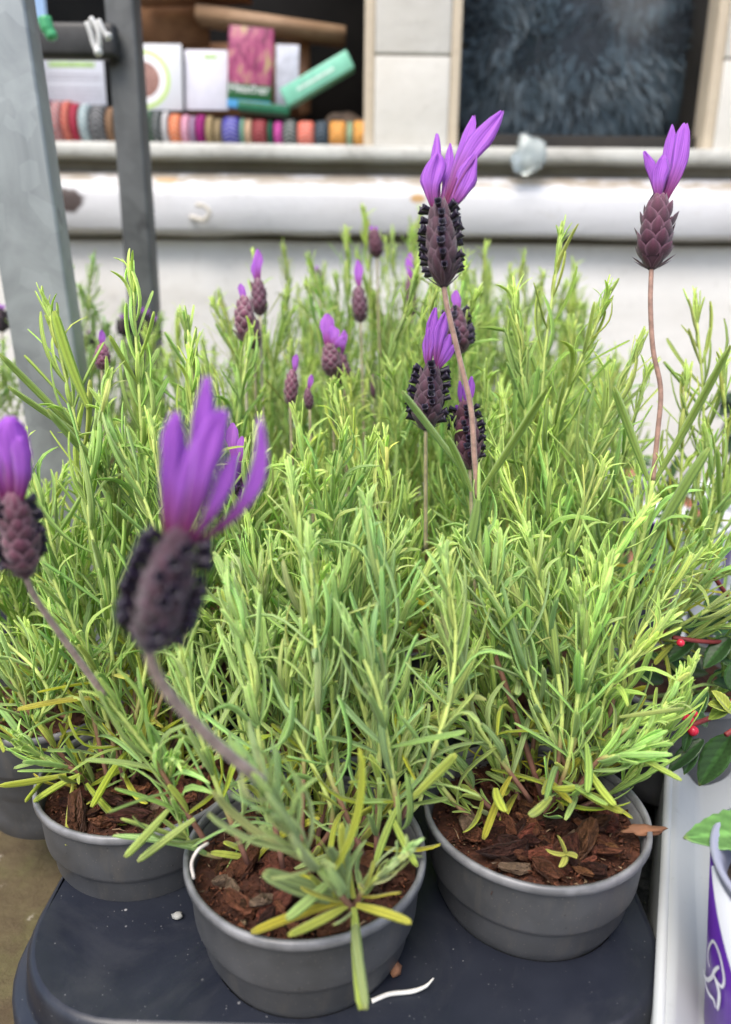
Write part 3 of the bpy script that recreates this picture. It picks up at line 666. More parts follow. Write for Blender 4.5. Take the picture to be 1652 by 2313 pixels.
# white tray, long edge running from p0 to p1
WT0 = Vector((0.1319, 0.2565)); WT1 = Vector((0.2846, 0.6212)); wdir = (WT1 - WT0).normalized(); wn_ = Vector((wdir.y, -wdir.x))
WTZ = 0.100; WFL = 0.080
def wt(u, v_, z): p = WT0 + wn_ * u + wdir * v_; return Vector((p.x, p.y, z))
a = Acc(); prof = [(0.0, 0.03), (0.001, WTZ - 0.003), (0.003, WTZ), (0.008, WTZ), (0.0105, WTZ - 0.002), (0.020, WFL + 0.004), (0.0225, WFL + 0.0012), (0.027, WFL), (0.30, WFL), (0.42, WFL)]
V = []; vs = [-0.3 + 1.15 * i / 60 for i in range(61)]
for v_ in vs:
    for (u, z) in prof: V.append(wt(u + 0.0006 * math.sin(v_ * 40), v_, z))
n = len(prof); Fc = [(i * n + j, i * n + j + 1, (i + 1) * n + j + 1, (i + 1) * n + j) for i in range(60) for j in range(n - 1)]
a.add(V, Fc); 
V = [];
wtr = thing('white_tray', 'white plastic tray with a raised rim at the right of the lavender', 'tray', (wt(0.2, 0.25, 0)))
obj('tray_body', a.mesh('tray_body', M_white_tray), wtr)
a = Acc(); tube(a, [wt(0.003, -0.3, WTZ - 0.001), wt(0.003, 0.85, WTZ - 0.001)], 0.0028, 10); obj('rim_bead', a.mesh('rim_bead', M_white_tray), wtr)

# black crate at far left
cr = thing('black_crate', 'black plastic crate at the far left behind the steel post', 'crate', (-0.40, 0.70, 0))
boxobj('crate_body', M_tray, cr, -0.52, -0.29, 0.60, 0.95, 0.0, 0.17, 0.006); boxobj('crate_lip', M_tray, cr, -0.525, -0.285, 0.595, 0.955, 0.1705, 0.185, 0.004)

# ------------------------------------------------------------------ leaf templates (unit length along z, width along x, upper face +y)
def leaf_template(a2, a3, twist=0.0, lod=0, sx=0.0):
    seg = 7 if lod == 0 else 5
    prof = [(-.5, -.012), (-.30, .011), (0, -.004), (.30, .011), (.5, -.012), (0.26, -.022), (-0.26, -.022)] if lod == 0 else [(-.5, -.004), (0, .006), (.5, -.004), (0, -.012)]
    us = [0.0, .25, .5, .75, 1.0, 0.8, 0.2] if lod == 0 else [0.0, .5, 1.0, .3]
    V = []; U = []; C = []
    for i in range(seg + 1):
        t = i / seg
        wv = [0.50, 0.72, 0.88, 0.98, 1.0, 0.98, 0.84, 0.42][i] if lod == 0 else [0.5, 0.8, 0.95, 1.0, 0.9, 0.4][i]
        t = [0, .15, .3, .46, .62, .78, .92, 1.0][i] if lod == 0 else [0, .22, .45, .68, .9, 1.0][i]
        yc = a2 * t * t + a3 * t ** 3; xc = sx * t * t
        tw = twist * t
        for (x, y), u in zip(prof, us):
            X = x * wv; Y = y * (0.5 + 0.5 * wv)
            V.append((xc + X * math.cos(tw), yc + Y + X * math.sin(tw) * 0.09, t)); U.append((u, t))
            g = 0.92 + 0.22 * t; C.append((g, g, g * 0.95))
    n = len(prof); Fc = [(i * n + k, i * n + (k + 1) % n, (i + 1) * n + (k + 1) % n, (i + 1) * n + k) for i in range(seg) for k in range(n)]
    Fc.append(tuple(seg * n + k for k in range(n)))
    return (np.array(V, float), Fc, np.array(U, float), np.array(C, float))
CURV = [(0.20, 0.10), (0.40, 0.1), (0.65, -0.35), (-0.15, 0.05), (-0.4, 0.1), (-0.45, 0.85), (0.8, -1.15), (0.06, 0.0), (-0.55, -0.15), (0.5, 0.2)]
TPL = [[leaf_template(a2, a3, tw, lod, sxx) for (a2, a3), tw, sxx in zip(CURV, [0, .5, -.5, .3, -.4, 0, .8, -.2, .4, -.8], [0, .5, -.6, .8, -.3, .4, 0, -.9, .3, -.4])] for lod in (0, 1)]
LMESH = [mk('leaf', T[0], T[1], T[2], T[3], M_leaf) for T in TPL[0]]

def leaf_matrix(p, t, a, th, ln, wd):
    d = (t * math.cos(th) + a * math.sin(th)).normalized()
    n = t - d * t.dot(d)
    n = n.normalized() if n.length > 1e-4 else -a
    s_ = n.cross(d)
    return Matrix(((s_.x * wd, n.x * ln, d.x * ln, p.x), (s_.y * wd, n.y * ln, d.y * ln, p.y), (s_.z * wd, n.z * ln, d.z * ln, p.z), (0, 0, 0, 1)))
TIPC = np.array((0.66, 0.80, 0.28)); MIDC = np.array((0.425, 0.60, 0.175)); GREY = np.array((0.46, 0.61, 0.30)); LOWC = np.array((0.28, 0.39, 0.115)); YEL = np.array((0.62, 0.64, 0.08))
STG = (0.52, 0.62, 0.18); STW = (0.16, 0.065, 0.06); STB = (0.27, 0.14, 0.09)

class Shoot: pass
def grow(path, r, leafL=0.029, gap=0.0100, start=0.06, end=1.0, woody=0.25, grey=0.0, yellow=0.0, r0=0.0014, r1=0.0008, lush=1.0, splay=1.0, barefrom=None, tipleaves=True, bare_col=(0.34, 0.2, 0.16), lw=0.0033):
    """path: list of Vectors; returns stem spec and leaf list. barefrom: fraction above which no leaves (flower stalk)"""
    P = path; L = [0]
    for i in range(1, len(P)): L.append(L[-1] + (P[i] - P[i - 1]).length)
    tot = L[-1]; T, Us = frames(P); leaves = []
    rad = []; cols = []
    for i in range(len(P)):
        f = L[i] / tot; rad.append(r0 * (1 - f) + r1 * f)
        if f < woody: c = np.array(STW) * (1 - f / woody) * 0.6 + np.array(STB) * (0.4 + 0.6 * f / woody)
        elif barefrom and f > barefrom: c = np.array(bare_col) * (0.9 + 0.2 * math.sin(i))
        else:
            q = min(1, (f - woody) / 0.12); c = np.array(STB) * (1 - q) + np.array(STG) * q
        cols.append(tuple(c))
    def atS(s_):
        i = 0
        while i < len(L) - 2 and L[i + 1] < s_: i += 1
        q = (s_ - L[i]) / max(1e-9, L[i + 1] - L[i]); return P[i].lerp(P[i + 1], q), T[i], Us[i], i
    s_ = start * tot; az = r.uniform(0, 6.28); node = 0; shade = np.array((r.uniform(0.92, 1.1), 1.0, r.uniform(0.8, 1.15))) * r.uniform(0.84, 1.1)
    lim = (barefrom if barefrom else end) * tot
    while s_ < lim:
        f = s_ / lim; p, t, u, i = atS(s_); v = t.cross(u)
        rem = (lim - s_)
        young = max(0.0, 1 - rem / 0.05)                          # 0 .. 1 in the top five centimetres
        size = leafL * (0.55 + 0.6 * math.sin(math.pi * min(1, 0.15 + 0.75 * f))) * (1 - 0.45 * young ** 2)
        for q in (0, 1):
            if r.random() > (0.97 if f > 0.35 else 0.8): continue
            a_ = az + q * math.pi + r.gauss(0, 0.25); rd = u * math.cos(a_) + v * math.sin(a_)
            low = max(0, 1 - f / 0.3)
            th = R(r.gauss(43, 11)) * splay * (1 - 0.62 * young) + R(38) * low * r.random()
            ln = size * r.uniform(0.78, 1.22); wd = lw * r.uniform(0.8, 1.2) * (1 - 0.35 * young)
            c = MIDC * (1 - young) + TIPC * young
            c = c * (1 - grey) + GREY * grey * (1 + .25 * young)
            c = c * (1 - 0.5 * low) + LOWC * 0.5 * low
            if yellow and f < 0.35 and r.random() < yellow: c = YEL * r.uniform(0.7, 1.0); th += R(25); ln *= 1.1; wd *= 1.2
            c = c * shade * np.array((r.uniform(0.88, 1.12), r.uniform(0.92, 1.08), r.uniform(0.85, 1.2)))
            vi = r.choice((0, 1, 2, 3, 5, 6, 7, 9)) if f > 0.3 else r.choice((0, 3, 4, 5, 8, 9, 2))
            leaves.append((leaf_matrix(p + rd * 0.0008, t, rd, th, ln, wd), vi, c, ln))
            # axillary tuft
            nt = int(r.random() * 2.9 * lush) if young < 0.7 else 0
            for m_ in range(nt):
                a2 = a_ + r.gauss(0, 0.6); rd2 = u * math.cos(a2) + v * math.sin(a2)
                l2 = ln * r.uniform(0.3, 0.7); c2 = c * 0.6 + TIPC * 0.4 * (1 - 0.4 * grey)
                leaves.append((leaf_matrix(p + rd2 * 0.001 + t * 0.001, t, rd2, R(r.uniform(12, 45)), l2, wd * 0.7), r.choice((0, 1, 2, 6, 7, 9)), c2, l2))
        az += math.pi / 2 + r.gauss(0, 0.12); node += 1
        s_ += gap * r.uniform(0.8, 1.2) * (1 - 0.55 * young) * (1.25 if f < 0.5 else 1.0)
    if tipleaves and not barefrom:
        p, t, u, i = atS(tot * 0.995); v = t.cross(u)
        for m_ in range(8):
            a_ = az + m_ * 2.4; rd = u * math.cos(a_) + v * math.sin(a_)
            leaves.append((leaf_matrix(p - t * 0.002, t, rd, R(r.uniform(5, 22)), leafL * r.uniform(0.35, 0.7), 0.0022), r.choice((0, 1, 2, 6, 7)), TIPC * r.uniform(0.85, 1.1) * (1 - grey) + GREY * 1.25 * grey, 0.01))
    return (P, rad, cols), leaves

# ------------------------------------------------------------------ flower heads
def bract_template():
    V = []; U = []; C = []; nu, nv = 6, 6
    for j in range(nv + 1):
        t = j / nv; wv = [0.55, 0.85, 1.0, 0.98, 0.8, 0.45, 0.06][j]
        for i in range(nu + 1):
            u = -1 + 2 * i / nu
            V.append((u * wv * 0.5, 0.22 * (1 - u * u) * math.sin(math.pi * min(1, t * 0.9 + 0.1)) + 0.22 * t * t, t)); U.append((i / nu, t))
            e = max(abs(u) ** 5, t ** 8) * 0.9; g = abs(math.cos(u * 8)) ** 3 * 0.5 * t
            c = np.array((0.056, 0.014, 0.030)) * (0.55 + 2.4 * g) * (1 - e) + np.array((0.155, 0.085, 0.115)) * e
            C.append(c)
    n = nu + 1; Fc = [(j * n + i, j * n + i + 1, (j + 1) * n + i + 1, (j + 1) * n + i) for j in range(nv) for i in range(nu)]
    return (np.array(V), Fc, np.array(U), np.array(C))
def floret_template():
    V = []; U = []; C = []; n = 8
    prof = [(0.34, 0), (0.40, .4), (0.50, .72), (0.56, 0.88), (0.42, 0.84), (0.26, 0.5), (0.02, 0.35)]
    for j, (r_, z) in enumerate(prof):
        for k_ in range(n):
            a = 2 * math.pi * k_ / n; lob = 1 + (0.14 * math.cos(a * 4) if j in (3,) else 0)
            V.append((r_ * lob * math.cos(a), r_ * lob * math.sin(a), z + (0.05 * math.cos(4 * a) if j == 3 else 0))); U.append((k_ / n, j / 6))
            C.append((0.006, 0.004, 0.010) if j in (0, 5, 6) else (0.012, 0.006, 0.020) if j != 3 else (0.03, 0.018, 0.05))
    Fc = [(j * n + k_, j * n + (k_ + 1) % n, (j + 1) * n + (k_ + 1) % n, (j + 1) * n + k_) for j in range(len(prof) - 1) for k_ in range(n)]
    return (np.array(V), Fc, np.array(U), np.array(C))
BT = bract_template(); FT = floret_template()
BMESH = mk('bract', BT[0], BT[1], BT[2], BT[3], M_bract); FMESH = mk('floret', FT[0], FT[1], FT[2], FT[3], M_floret)

def hp(t):      # head radius profile
    return float(np.interp(t, [0, 0.06, 0.18, 0.4, 0.65, 0.85, 1.0], [0.28, 0.62, 0.92, 1.0, 0.93, 0.75, 0.42]))
def petal(parent, base, tip, wd, bend, facing, hero=True, acc=None, m=None, wprof=None, ripple=0.06, curl=0.35):
    base = Vector(base); tip = Vector(tip); d = tip - base; ln = d.length; d.normalize()
    f = (facing - d * facing.dot(d)).normalized(); s_ = d.cross(f)
    nv, nu = (12, 8) if hero else (6, 3); V = []; U = []
    wp = wprof or [0.30, 0.40, 0.52, 0.68, 0.85, 1.0, 1.02, 0.80, 0.22]
    ph = rng.uniform(0, 6); p2 = rng.uniform(0, 6); side = rng.uniform(-0.12, 0.12)
    for j in range(nv + 1):
        t = j / nv; ww = float(np.interp(t, np.linspace(0, 1, len(wp)), wp)) * wd / 2
        c = base + d * ln * t + bend * math.sin(math.pi * t) * ln + bend * 0.0
        for i in range(nu + 1):
            u = -1 + 2 * i / nu
            rp = ripple * wd * math.sin(t * 9 + ph + u * 2) * abs(u) + 0.05 * wd * math.cos(u * 7 + ph)
            we = ww * (1 + 0.13 * math.sin(t * 8 + ph + (2 if u > 0 else 0)) + side * u + 0.05 * math.sin(t * 21 + p2)) + wd * 0.05 * math.sin(t * 5 + p2) * u * 0
            V.append(c + s_ * (u * we + wd * 0.10 * math.sin(t * 4 + p2) * t) + f * (curl * ww * (u * u) + rp + 0.10 * wd * math.cos(u * 5 + p2) * t)); U.append((i / nu, t))
    n = nu + 1; Fc = [(j * n + i, j * n + i + 1, (j + 1) * n + i + 1, (j + 1) * n + i) for j in range(nv) for i in range(nu)]
    a = Acc(); a.add(V, Fc, U); o = obj('petal', a.mesh('petal', m or M_petal), parent)
    if hero:
        so = o.modifiers.new('thickness', 'SOLIDIFY'); so.thickness = 0.00025
    return o
def flower_head(plant, stempath, top, wpx_m, petals, hero=True, tone=(1, 1, 1), florets=True, tiers=8, cols=6, r0=0.0014, r1=0.0011, scol=(0.34, 0.22, 0.17), seed=0, leafy=None):
    """stempath: world points up to head base. top: head top point. wpx_m: head width in metres; petals: list of (tip point, width, bend vec)"""
    r = random.Random(seed * 7 + 1)
    P = stempath; base = P[-1]; ax = (top - base); L = ax.length; ax = ax.normalized()
    toc = (CAM - base).normalized(); ex = ax.cross(toc).normalized(); ey = ax.cross(ex).normalized()   # ey points away from camera
    a = Acc(); n = len(P)
    rad = [r0 + (r1 - r0) * i / (n - 1) for i in range(n)]
    tube(a, P, rad, 8, cols=[tuple(np.array(scol) * (0.9 + 0.15 * math.sin(i * 1.7))) for i in range(n)])
    # core
    W = wpx_m / 2; nn = 14; ng = 10; V = []; 
    for j in range(ng + 1):
        t = j / ng
        for k_ in range(nn):
            an = 2 * math.pi * k_ / nn; V.append(base + ax * L * t + (ex * math.cos(an) + ey * math.sin(an)) * W * 0.70 * hp(t))
    Fc = [(j * nn + k_, j * nn + (k_ + 1) % nn, (j + 1) * nn + (k_ + 1) % nn, (j + 1) * nn + k_) for j in range(ng) for k_ in range(nn)]
    Fc.append(tuple(ng * nn + k_ for k_ in range(nn)))
    a.add(V, Fc, None, np.array((0.03, 0.010, 0.018)) * np.array(tone))
    bm_list = []; fl = []
    for i in range(tiers):
        t = (i + 0.1) / (tiers + 0.2); h = L / tiers * 1.75
        for k_ in range(cols):
            an = 2 * math.pi * (k_ + 0.5 * (i % 2)) / cols + math.pi / 2 + r.gauss(0, 0.05)
            rd = ex * math.cos(an) + ey * math.sin(an); rr = W * 0.66 * hp(t)
            slope = (hp(min(1, t + .1)) - hp(t)) * W / (0.1 * L)
            d = (ax + rd * (slope + 0.16 + (0.10 if not florets else 0) + r.gauss(0, 0.08)) + (ex * r.gauss(0, .06))).normalized(); nrm = (rd - d * rd.dot(d)).normalized(); s_ = nrm.cross(d)
            wd = W * hp(t) * 2 * math.pi / cols * 0.92 * r.uniform(.82, 1.15); hh = h * r.uniform(0.9, 1.1) * (1.15 if i == 0 else 1)
            dep = wd * 0.62; p = base + ax * L * t + rd * rr
            bm_list.append(Matrix(((s_.x * wd, nrm.x * dep, d.x * hh, p.x), (s_.y * wd, nrm.y * dep, d.y * hh, p.y), (s_.z * wd, nrm.z * dep, d.z * hh, p.z), (0, 0, 0, 1))))
    if florets:
        for i in range(1, tiers):
            t = (i + 0.1) / (tiers + 0.2); h = L / tiers
            for rank in range(4):
                for da in ((0.0,) if (rank == 3 or rank == 1) else (-0.28, 0.28)):
                    if r.random() < 0.12: continue
                    an = math.pi / 2 * rank + (math.pi / 4 if florets == 'sides' else 0) + da + r.gauss(0, 0.10)
                    rd = ex * math.cos(an) + ey * math.sin(an)
                    if florets == 'sides' and rd.dot(ey) < 0.1 and abs(rd.dot(ex)) < 0.85: rd = (ex * math.copysign(1, rd.dot(ex)) + ey * r.uniform(-0.25, 0.3)).normalized()
                    d2 = (rd + ax * r.uniform(0.15, 0.6)).normalized(); s2 = d2.orthogonal().normalized(); n2 = d2.cross(s2)
                    sz = W * 0.40 * r.uniform(0.75, 1.15); lz = W * 0.52 * r.uniform(0.8, 1.1)
                    p2 = base + ax * (L * t + h * r.uniform(0.3, 0.6)) + rd * W * (0.72 * hp(t) + 0.03)
                    fl.append(Matrix(((s2.x * sz, n2.x * sz, d2.x * lz, p2.x), (s2.y * sz, n2.y * sz, d2.y * lz, p2.y), (s2.z * sz, n2.z * sz, d2.z * lz, p2.z), (0, 0, 0, 1))))
    if not hero:
        for M in bm_list: a.addT(BT, M, tone)
        for M in fl: a.addT(FT, M, tone)
    o = obj('flower_spike', a.mesh('flower_spike', M_bract), plant)
    if hero:
        for M in bm_list: obj('bract', BMESH, o, M, np.array(tone) * r.uniform(0.8, 1.2))
        for M in fl: obj('floret', FMESH, o, M, np.array((1, 1, 1)))
    for (tip, wd, bend) in petals:
        rd = (tip - top); rd = (rd - ax * rd.dot(ax)); rd = rd.normalized() if rd.length > 1e-5 else ex
        bs = top - ax * L * 0.14 + rd * W * 0.16
        petal(o, bs, tip, wd, bend, (CAM - tip).normalized() * -1 + ex * r.uniform(-.3, .3), hero)
    return o

# ------------------------------------------------------------------ pots
POTPROF = [(0.0555, -0.004), (0.0558, 0.0), (0.0575, 0.0003), (0.0583, -0.0008), (0.0585, -0.0036), (0.0572, -0.0044), (0.0560, -0.0048)]
BODYPROF = [(0.0560, -0.0046), (0.0553, -0.018), (0.0546, -0.0285), (0.0542, -0.0305), (0.0524, -0.0325), (0.0518, -0.034), (0.0505, -0.045), (0.0470, -0.053), (0.0455, -0.056), (0.0432, -0.075), (0.0425, -0.086), (0.041, -0.0875), (0.0, -0.0875)]
def pot_parts(plant, c, chips=0, seed=0):
    r = random.Random(seed)
    wob = lambda a, z: 1 + 0.006 * math.sin(2 * a + seed) + 0.003 * math.sin(5 * a + seed * 2)
    a = Acc(); lathe(a, BODYPROF, c, 72, wob=wob); o = obj('pot', a.mesh('pot', M_pot), plant)
    a = Acc(); lathe(a, POTPROF + [(0.0548, -0.006), (0.0535, -0.03)], c, 96, wob=lambda t, z: wob(t, z) * (1 + 0.0025 * mnoise.noise(Vector((math.cos(t) * 9, math.sin(t) * 9, seed))))); obj('rim', a.mesh('rim', M_rim), o)
    # compost surface
    a = Acc(); V = []; nr, na = 14, 48
    for j in range(nr + 1):
        rr = 0.0538 * j / nr
        for k_ in range(na):
            an = 2 * math.pi * k_ / na; x, y = rr * math.cos(an), rr * math.sin(an)
            V.append((c[0] + x, c[1] + y, c[2] - 0.013 + 0.004 * mnoise.noise(Vector((x * 60, y * 60, seed))) + 0.002 * mnoise.noise(Vector((x * 200, y * 200, seed))) + 0.003 * (1 - j / nr)))
    a.add(V, [(j * na + k_, j * na + (k_ + 1) % na, (j + 1) * na + (k_ + 1) % na, (j + 1) * na + k_) for j in range(nr) for k_ in range(na)])
    so = obj('compost', a.mesh('compost', M_soil), plant)
    if chips:
        meshes = CHIPS
        for q in range(chips):
            rr = 0.0425 * math.sqrt(r.random()); an = r.uniform(0, 6.28)
            sz = r.uniform(0.0025, 0.0072) * (1.5 if r.random() < 0.1 else 0.95)
            M = Matrix.Translation((c[0] + rr * math.cos(an), c[1] + rr * math.sin(an), c[2] - 0.0078 + r.uniform(0, 0.0035))) @ Matrix.Rotation(r.uniform(0, 6.28), 4, 'Z') @ Matrix.Rotation(r.gauss(0, 0.5), 4, 'X') @ Matrix.Rotation(r.gauss(0, 0.5), 4, 'Y') @ Matrix.Diagonal((sz * 1.5, sz * r.uniform(0.5, 0.9), sz * r.uniform(0.35, 0.6), 1))
            v_ = r.choice((0.35, 0.6, 0.9, 1.3, 1.8)); cc = (0.16 * v_, 0.055 * v_ * r.uniform(0.8, 1.3), 0.028 * v_)
            if r.random() < 0.08: cc = (0.3, 0.2, 0.13)
            obj('bark_chip', r.choice(meshes), so, M, cc)
        a = Acc()
        for q in range(900):     # fines and fibres, nobody could count them
            rr = 0.0525 * math.sqrt(r.random()); an = r.uniform(0, 6.28); p = Vector((c[0] + rr * math.cos(an), c[1] + rr * math.sin(an), c[2] - 0.0115 + r.uniform(-0.001, 0.003)))
            v_ = r.uniform(0.3, 1.6); col = (0.12 * v_, 0.04 * v_, 0.018 * v_) if r.random() < 0.9 else (0.32, 0.22, 0.13)
            if q % 6 == 0:
                d = Vector((r.gauss(0, 1), r.gauss(0, 1), r.gauss(0, 0.4))).normalized() * r.uniform(0.003, 0.008)
                tube(a, [p, p + d * 0.5 + Vector((0, 0, 0.001)), p + d], 0.00022, 4, col)
            else:
                s_ = r.uniform(0.0005, 0.0016)
                V = [p + Vector((r.gauss(0, s_), r.gauss(0, s_), abs(r.gauss(0, s_)))) for _ in range(4)]
                a.add(V, [(0, 1, 2), (0, 2, 3), (0, 3, 1), (1, 3, 2)], None, col)
        o2 = obj('compost_crumbs', a.mesh('compost_crumbs', M_bark, False), so); o2['kind'] = 'stuff'
    return o
def chip_mesh(seed):
    import bmesh
    bm = bmesh.new(); bmesh.ops.create_icosphere(bm, subdivisions=1 if seed % 2 else 2, radius=1); r = random.Random(seed)
    for v_ in bm.verts: v_.co *= 1 + r.uniform(-0.28, 0.22)
    me = bpy.data.meshes.new('bark_chip'); bm.to_mesh(me); bm.free(); me.materials.append(M_chip)
    ca = me.color_attributes.new('tint', 'FLOAT_COLOR', 'POINT')
    ca.data.foreach_set('color', [1.0] * (4 * len(me.vertices)))
    return me
CHIPS = [chip_mesh(s_) for s_ in range(8)]

# ------------------------------------------------------------------ plant assembly
def rand_shoots(c, r, n, H, spread, lean=(0, 0), base_r=0.02, hmin=0.55, grey=0.0, yellow=0.3, front_low=0.0, **kw):
    out = []
    for q in range(n):
        u = math.sqrt((q + 0.5) / n); az = q * 2.39996 + r.uniform(-0.4, 0.4)
        if front_low and math.sin(az) < -0.35 and u > 0.45: az = -az
        h = H * r.choice((1, 1, 1, .8)) * (1 - (1 - hmin) * u ** 2.2) * r.uniform(0.84, 1.06); rr = spread * u * r.uniform(0.8, 1.1)
        dx, dy = math.cos(az), math.sin(az)
        if dy < 0 and front_low: h *= 1 - front_low * (-dy) * u; rr *= 1 - 0.25 * (-dy)
        b = Vector((c[0] + dx * base_r * u, c[1] + 0.008 + dy * base_r * u, c[2] - 0.012))
        tip = Vector((c[0] + dx * rr + lean[0] * h / H, c[1] + dy * rr + lean[1] * h / H, c[2] + h))
        m1 = b.lerp(tip, 0.33) + Vector((dx, dy, 0)) * rr * 0.20 + Vector((r.gauss(0, .007), r.gauss(0, .007), -0.01 * u))
        m2 = b.lerp(tip, 0.68) + Vector((dx, dy, 0)) * rr * 0.14 + Vector((r.gauss(0, .008), r.gauss(0, .008), 0))
        tip = tip + Vector((r.gauss(0, .010), r.gauss(0, .010), 0))
        out.append((smoothpath([b, m1, m2, tip], 7), dict(grey=grey, yellow=yellow, **kw)))
    return out
def build_plant(label, c, shoots, seed, near=False, chips=0, group='potted lavender plants', lod=1, pot=True, cap=300):
    r = random.Random(seed)
    t = thing('potted_lavender', label, 'potted plant', (c[0], c[1], c[2] - 0.0875), group)
    if pot: pot_parts(t, c, chips, seed)
    acc = Acc(); leaves = []; stems = Acc()
    for (path, kw) in shoots:
        (P, rad, cols), lv = grow(path, r, **kw)
        if near:
            a = Acc(); tube(a, P, rad, 7, cols=cols); obj('stem', a.mesh('stem', M_stem), t)
        else: tube(stems, P, rad, 5, cols=cols)
        leaves += lv
    def okl(l):
        M = np.array(l[0]); T = TPL[1][l[1]][0]; Q = T[[2, 10, 18, 22]] @ M[:3, :3].T + M[:3, 3]
        rd_ = np.hypot(Q[:, 0] - c[0], Q[:, 1] - c[1]); zr = Q[:, 2] - c[2]
        bad = ((zr < 0.003) & (rd_ > 0.049) & (rd_ < 0.063)) | ((zr < -0.012) & (rd_ <= 0.049)) | ((rd_ >= 0.063) & (zr < -0.03))
        return not bad.any()
    leaves = [l for l in leaves if okl(l)]
    if not near: obj('stems', stems.mesh('stems', M_stem), t)
    if near:
        def key(l):
            p = l[0].translation; return (p - CAM).length / max(l[3], 0.012)
        leaves.sort(key=key)
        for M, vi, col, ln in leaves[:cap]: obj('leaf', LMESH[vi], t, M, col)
        leaves = leaves[cap:]
    for M, vi, col, ln in leaves:
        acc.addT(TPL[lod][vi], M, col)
    if leaves:
        o = obj('foliage', acc.mesh('foliage', M_leaf), t); o['kind'] = 'stuff'
    return t

def pth(*pts, n=8): return smoothpath([at(*p) for p in pts], n)

# ---- front pot
cF = POTS['front']; r = random.Random(4)
sh = rand_shoots(cF, r, 18, 0.165, 0.074, lean=(0.012, 0.03), grey=0.5, yellow=0.35, leafL=0.029, hmin=0.40, lush=1.4, front_low=0.6)
def H(lst, *pts, **kw):
    d = dict(grey=0.5, yellow=0.2, woody=0.2, leafL=0.027); d.update(kw); lst.append((pth(*pts), d))
H(sh, (905, 1900, .335), (880, 1700, .325), (850, 1560, .315), (800, 1440, .31), grey=0.8, leafL=0.03)
H(sh, (820, 1930, .34), (730, 1700, .335), (715, 1480, .33), (700, 1260, .325), leafL=0.03)
H(sh, (850, 1930, .34), (860, 1650, .34), (870, 1400, .335), (835, 1180, .33), leafL=0.03)
H(sh, (560, 1950, .34), (470, 1720, .33), (430, 1560, .325), (400, 1430, .32), leafL=0.03)
H(sh, (640, 1960, .34), (590, 1700, .33), (560, 1480, .33), (520, 1330, .325), leafL=0.03)
H(sh, (680, 1940, .345), (690, 1600, .35), (690, 1350, .35), (660, 1110, .345), leafL=0.03)
H(sh, (905, 1850, .335), (1000, 1640, .335), (1030, 1450, .335), (1010, 1290, .33), grey=0.7, leafL=0.03)
H(sh, (800, 2060, .30), (745, 1990, .285), (660, 1880, .268), (590, 1765, .252), start=0.02, woody=0.18, grey=0.9, leafL=0.034, gap=0.0075, lw=0.0034, lush=1.5, tipleaves=False)
H(sh, (470, 1910, .345), (400, 1800, .335), (330, 1690, .325), (235, 1570, .312), woody=0.5, grey=0.4, leafL=0.03, gap=0.011, tipleaves=False)
H(sh, (800, 2050, .305), (830, 2000, .30), (880, 1960, .295), (910, 1930, .29), grey=0.9, leafL=0.018, gap=0.005)
pF = build_plant('front middle grey pot of lavender with the big blurred purple flower leaning out of it', cF, sh, 21, near=True, chips=170, lod=0)
# big near flower
up = lambda px, py, d: at(px, py, d)
stem16 = pth((592, 1765, .252), (500, 1690, .236), (405, 1595, .220), (352, 1520, .210), (335, 1470, .205))
flower_head(pF, stem16, at(408, 1200, .196), 0.0192, [(at(470, 850, .192), 0.0060, RC @ Vector((.04, 0, -.02))), (at(404, 930, .184), 0.0072, RC @ Vector((-.02, 0, 0))), (at(450, 985, .186), 0.0055, RC @ Vector((-.02, 0, 0))), (at(506, 925, .180), 0.0072, RC @ Vector((.01, -.01, 0))), (at(584, 940, .190), 0.0042, RC @ Vector((.17, -.09, 0))), (at(535, 1020, .186), 0.0045, RC @ Vector((.06, -.03, 0)))],
            tiers=9, cols=9, tone=(0.8, 0.8, 0.85), seed=16, r0=0.0019, r1=0.0016, scol=(0.36, 0.26, 0.22))
stem15 = pth((235, 1570, .312), (185, 1500, .300), (120, 1410, .285), (80, 1350, .275), (58, 1305, .268))
flower_head(pF, stem15, at(30, 1125, .258), 0.0158, [(at(25, 940, .25), 0.012, Vector((0, 0, 0))), (at(-15, 960, .25), 0.010, Vector((-.05, 0, 0))), (at(45, 985, .248), 0.007, Vector((.04, 0, 0)))], tiers=8, cols=7, florets='sides', tone=(2.0, 1.9, 1.8), seed=15, scol=(0.42, 0.3, 0.26))
# large basal leaves of the front plant that hang over the rim
def solo(plant, b, tip, wd, vi, col, upv=None):
    d = tip - b; ln = d.length; d.normalize(); n = (upv or (CAM - b)).normalized(); n = (n - d * n.dot(d)).normalized(); s_ = n.cross(d)
    M = Matrix(((s_.x * wd, n.x * ln, d.x * ln, b.x), (s_.y * wd, n.y * ln, d.y * ln, b.y), (s_.z * wd, n.z * ln, d.z * ln, b.z), (0, 0, 0, 1)))
    obj('leaf', LMESH[vi], plant, M, col)
Yc = (0.56, 0.60, 0.12); Gc = (0.36, 0.46, 0.2)
solo(pF, at(800, 2050, .295), at(815, 2262, .285), 0.0046, 0, (0.46, 0.56, 0.12))
solo(pF, at(785, 2045, .295), at(665, 2118, .29), 0.0042, 9, Yc)
solo(pF, at(805, 2045, .295), at(938, 2075, .29), 0.0042, 9, (0.64, 0.62, 0.10))
solo(pF, at(770, 2040, .296), at(585, 2000, .29), 0.0045, 7, Gc)
solo(pF, at(760, 2020, .296), at(583, 1965, .288), 0.0045, 0, Gc)
solo(pF, at(745, 1990, .29), at(655, 2080, .28), 0.0044, 4, (0.45, 0.6, 0.22))
solo(pF, at(790, 2030, .297), at(735, 1850, .29), 0.0042, 1, Gc); solo(pF, at(800, 2030, .297), at(750, 1860, .292), 0.004, 7, Yc)
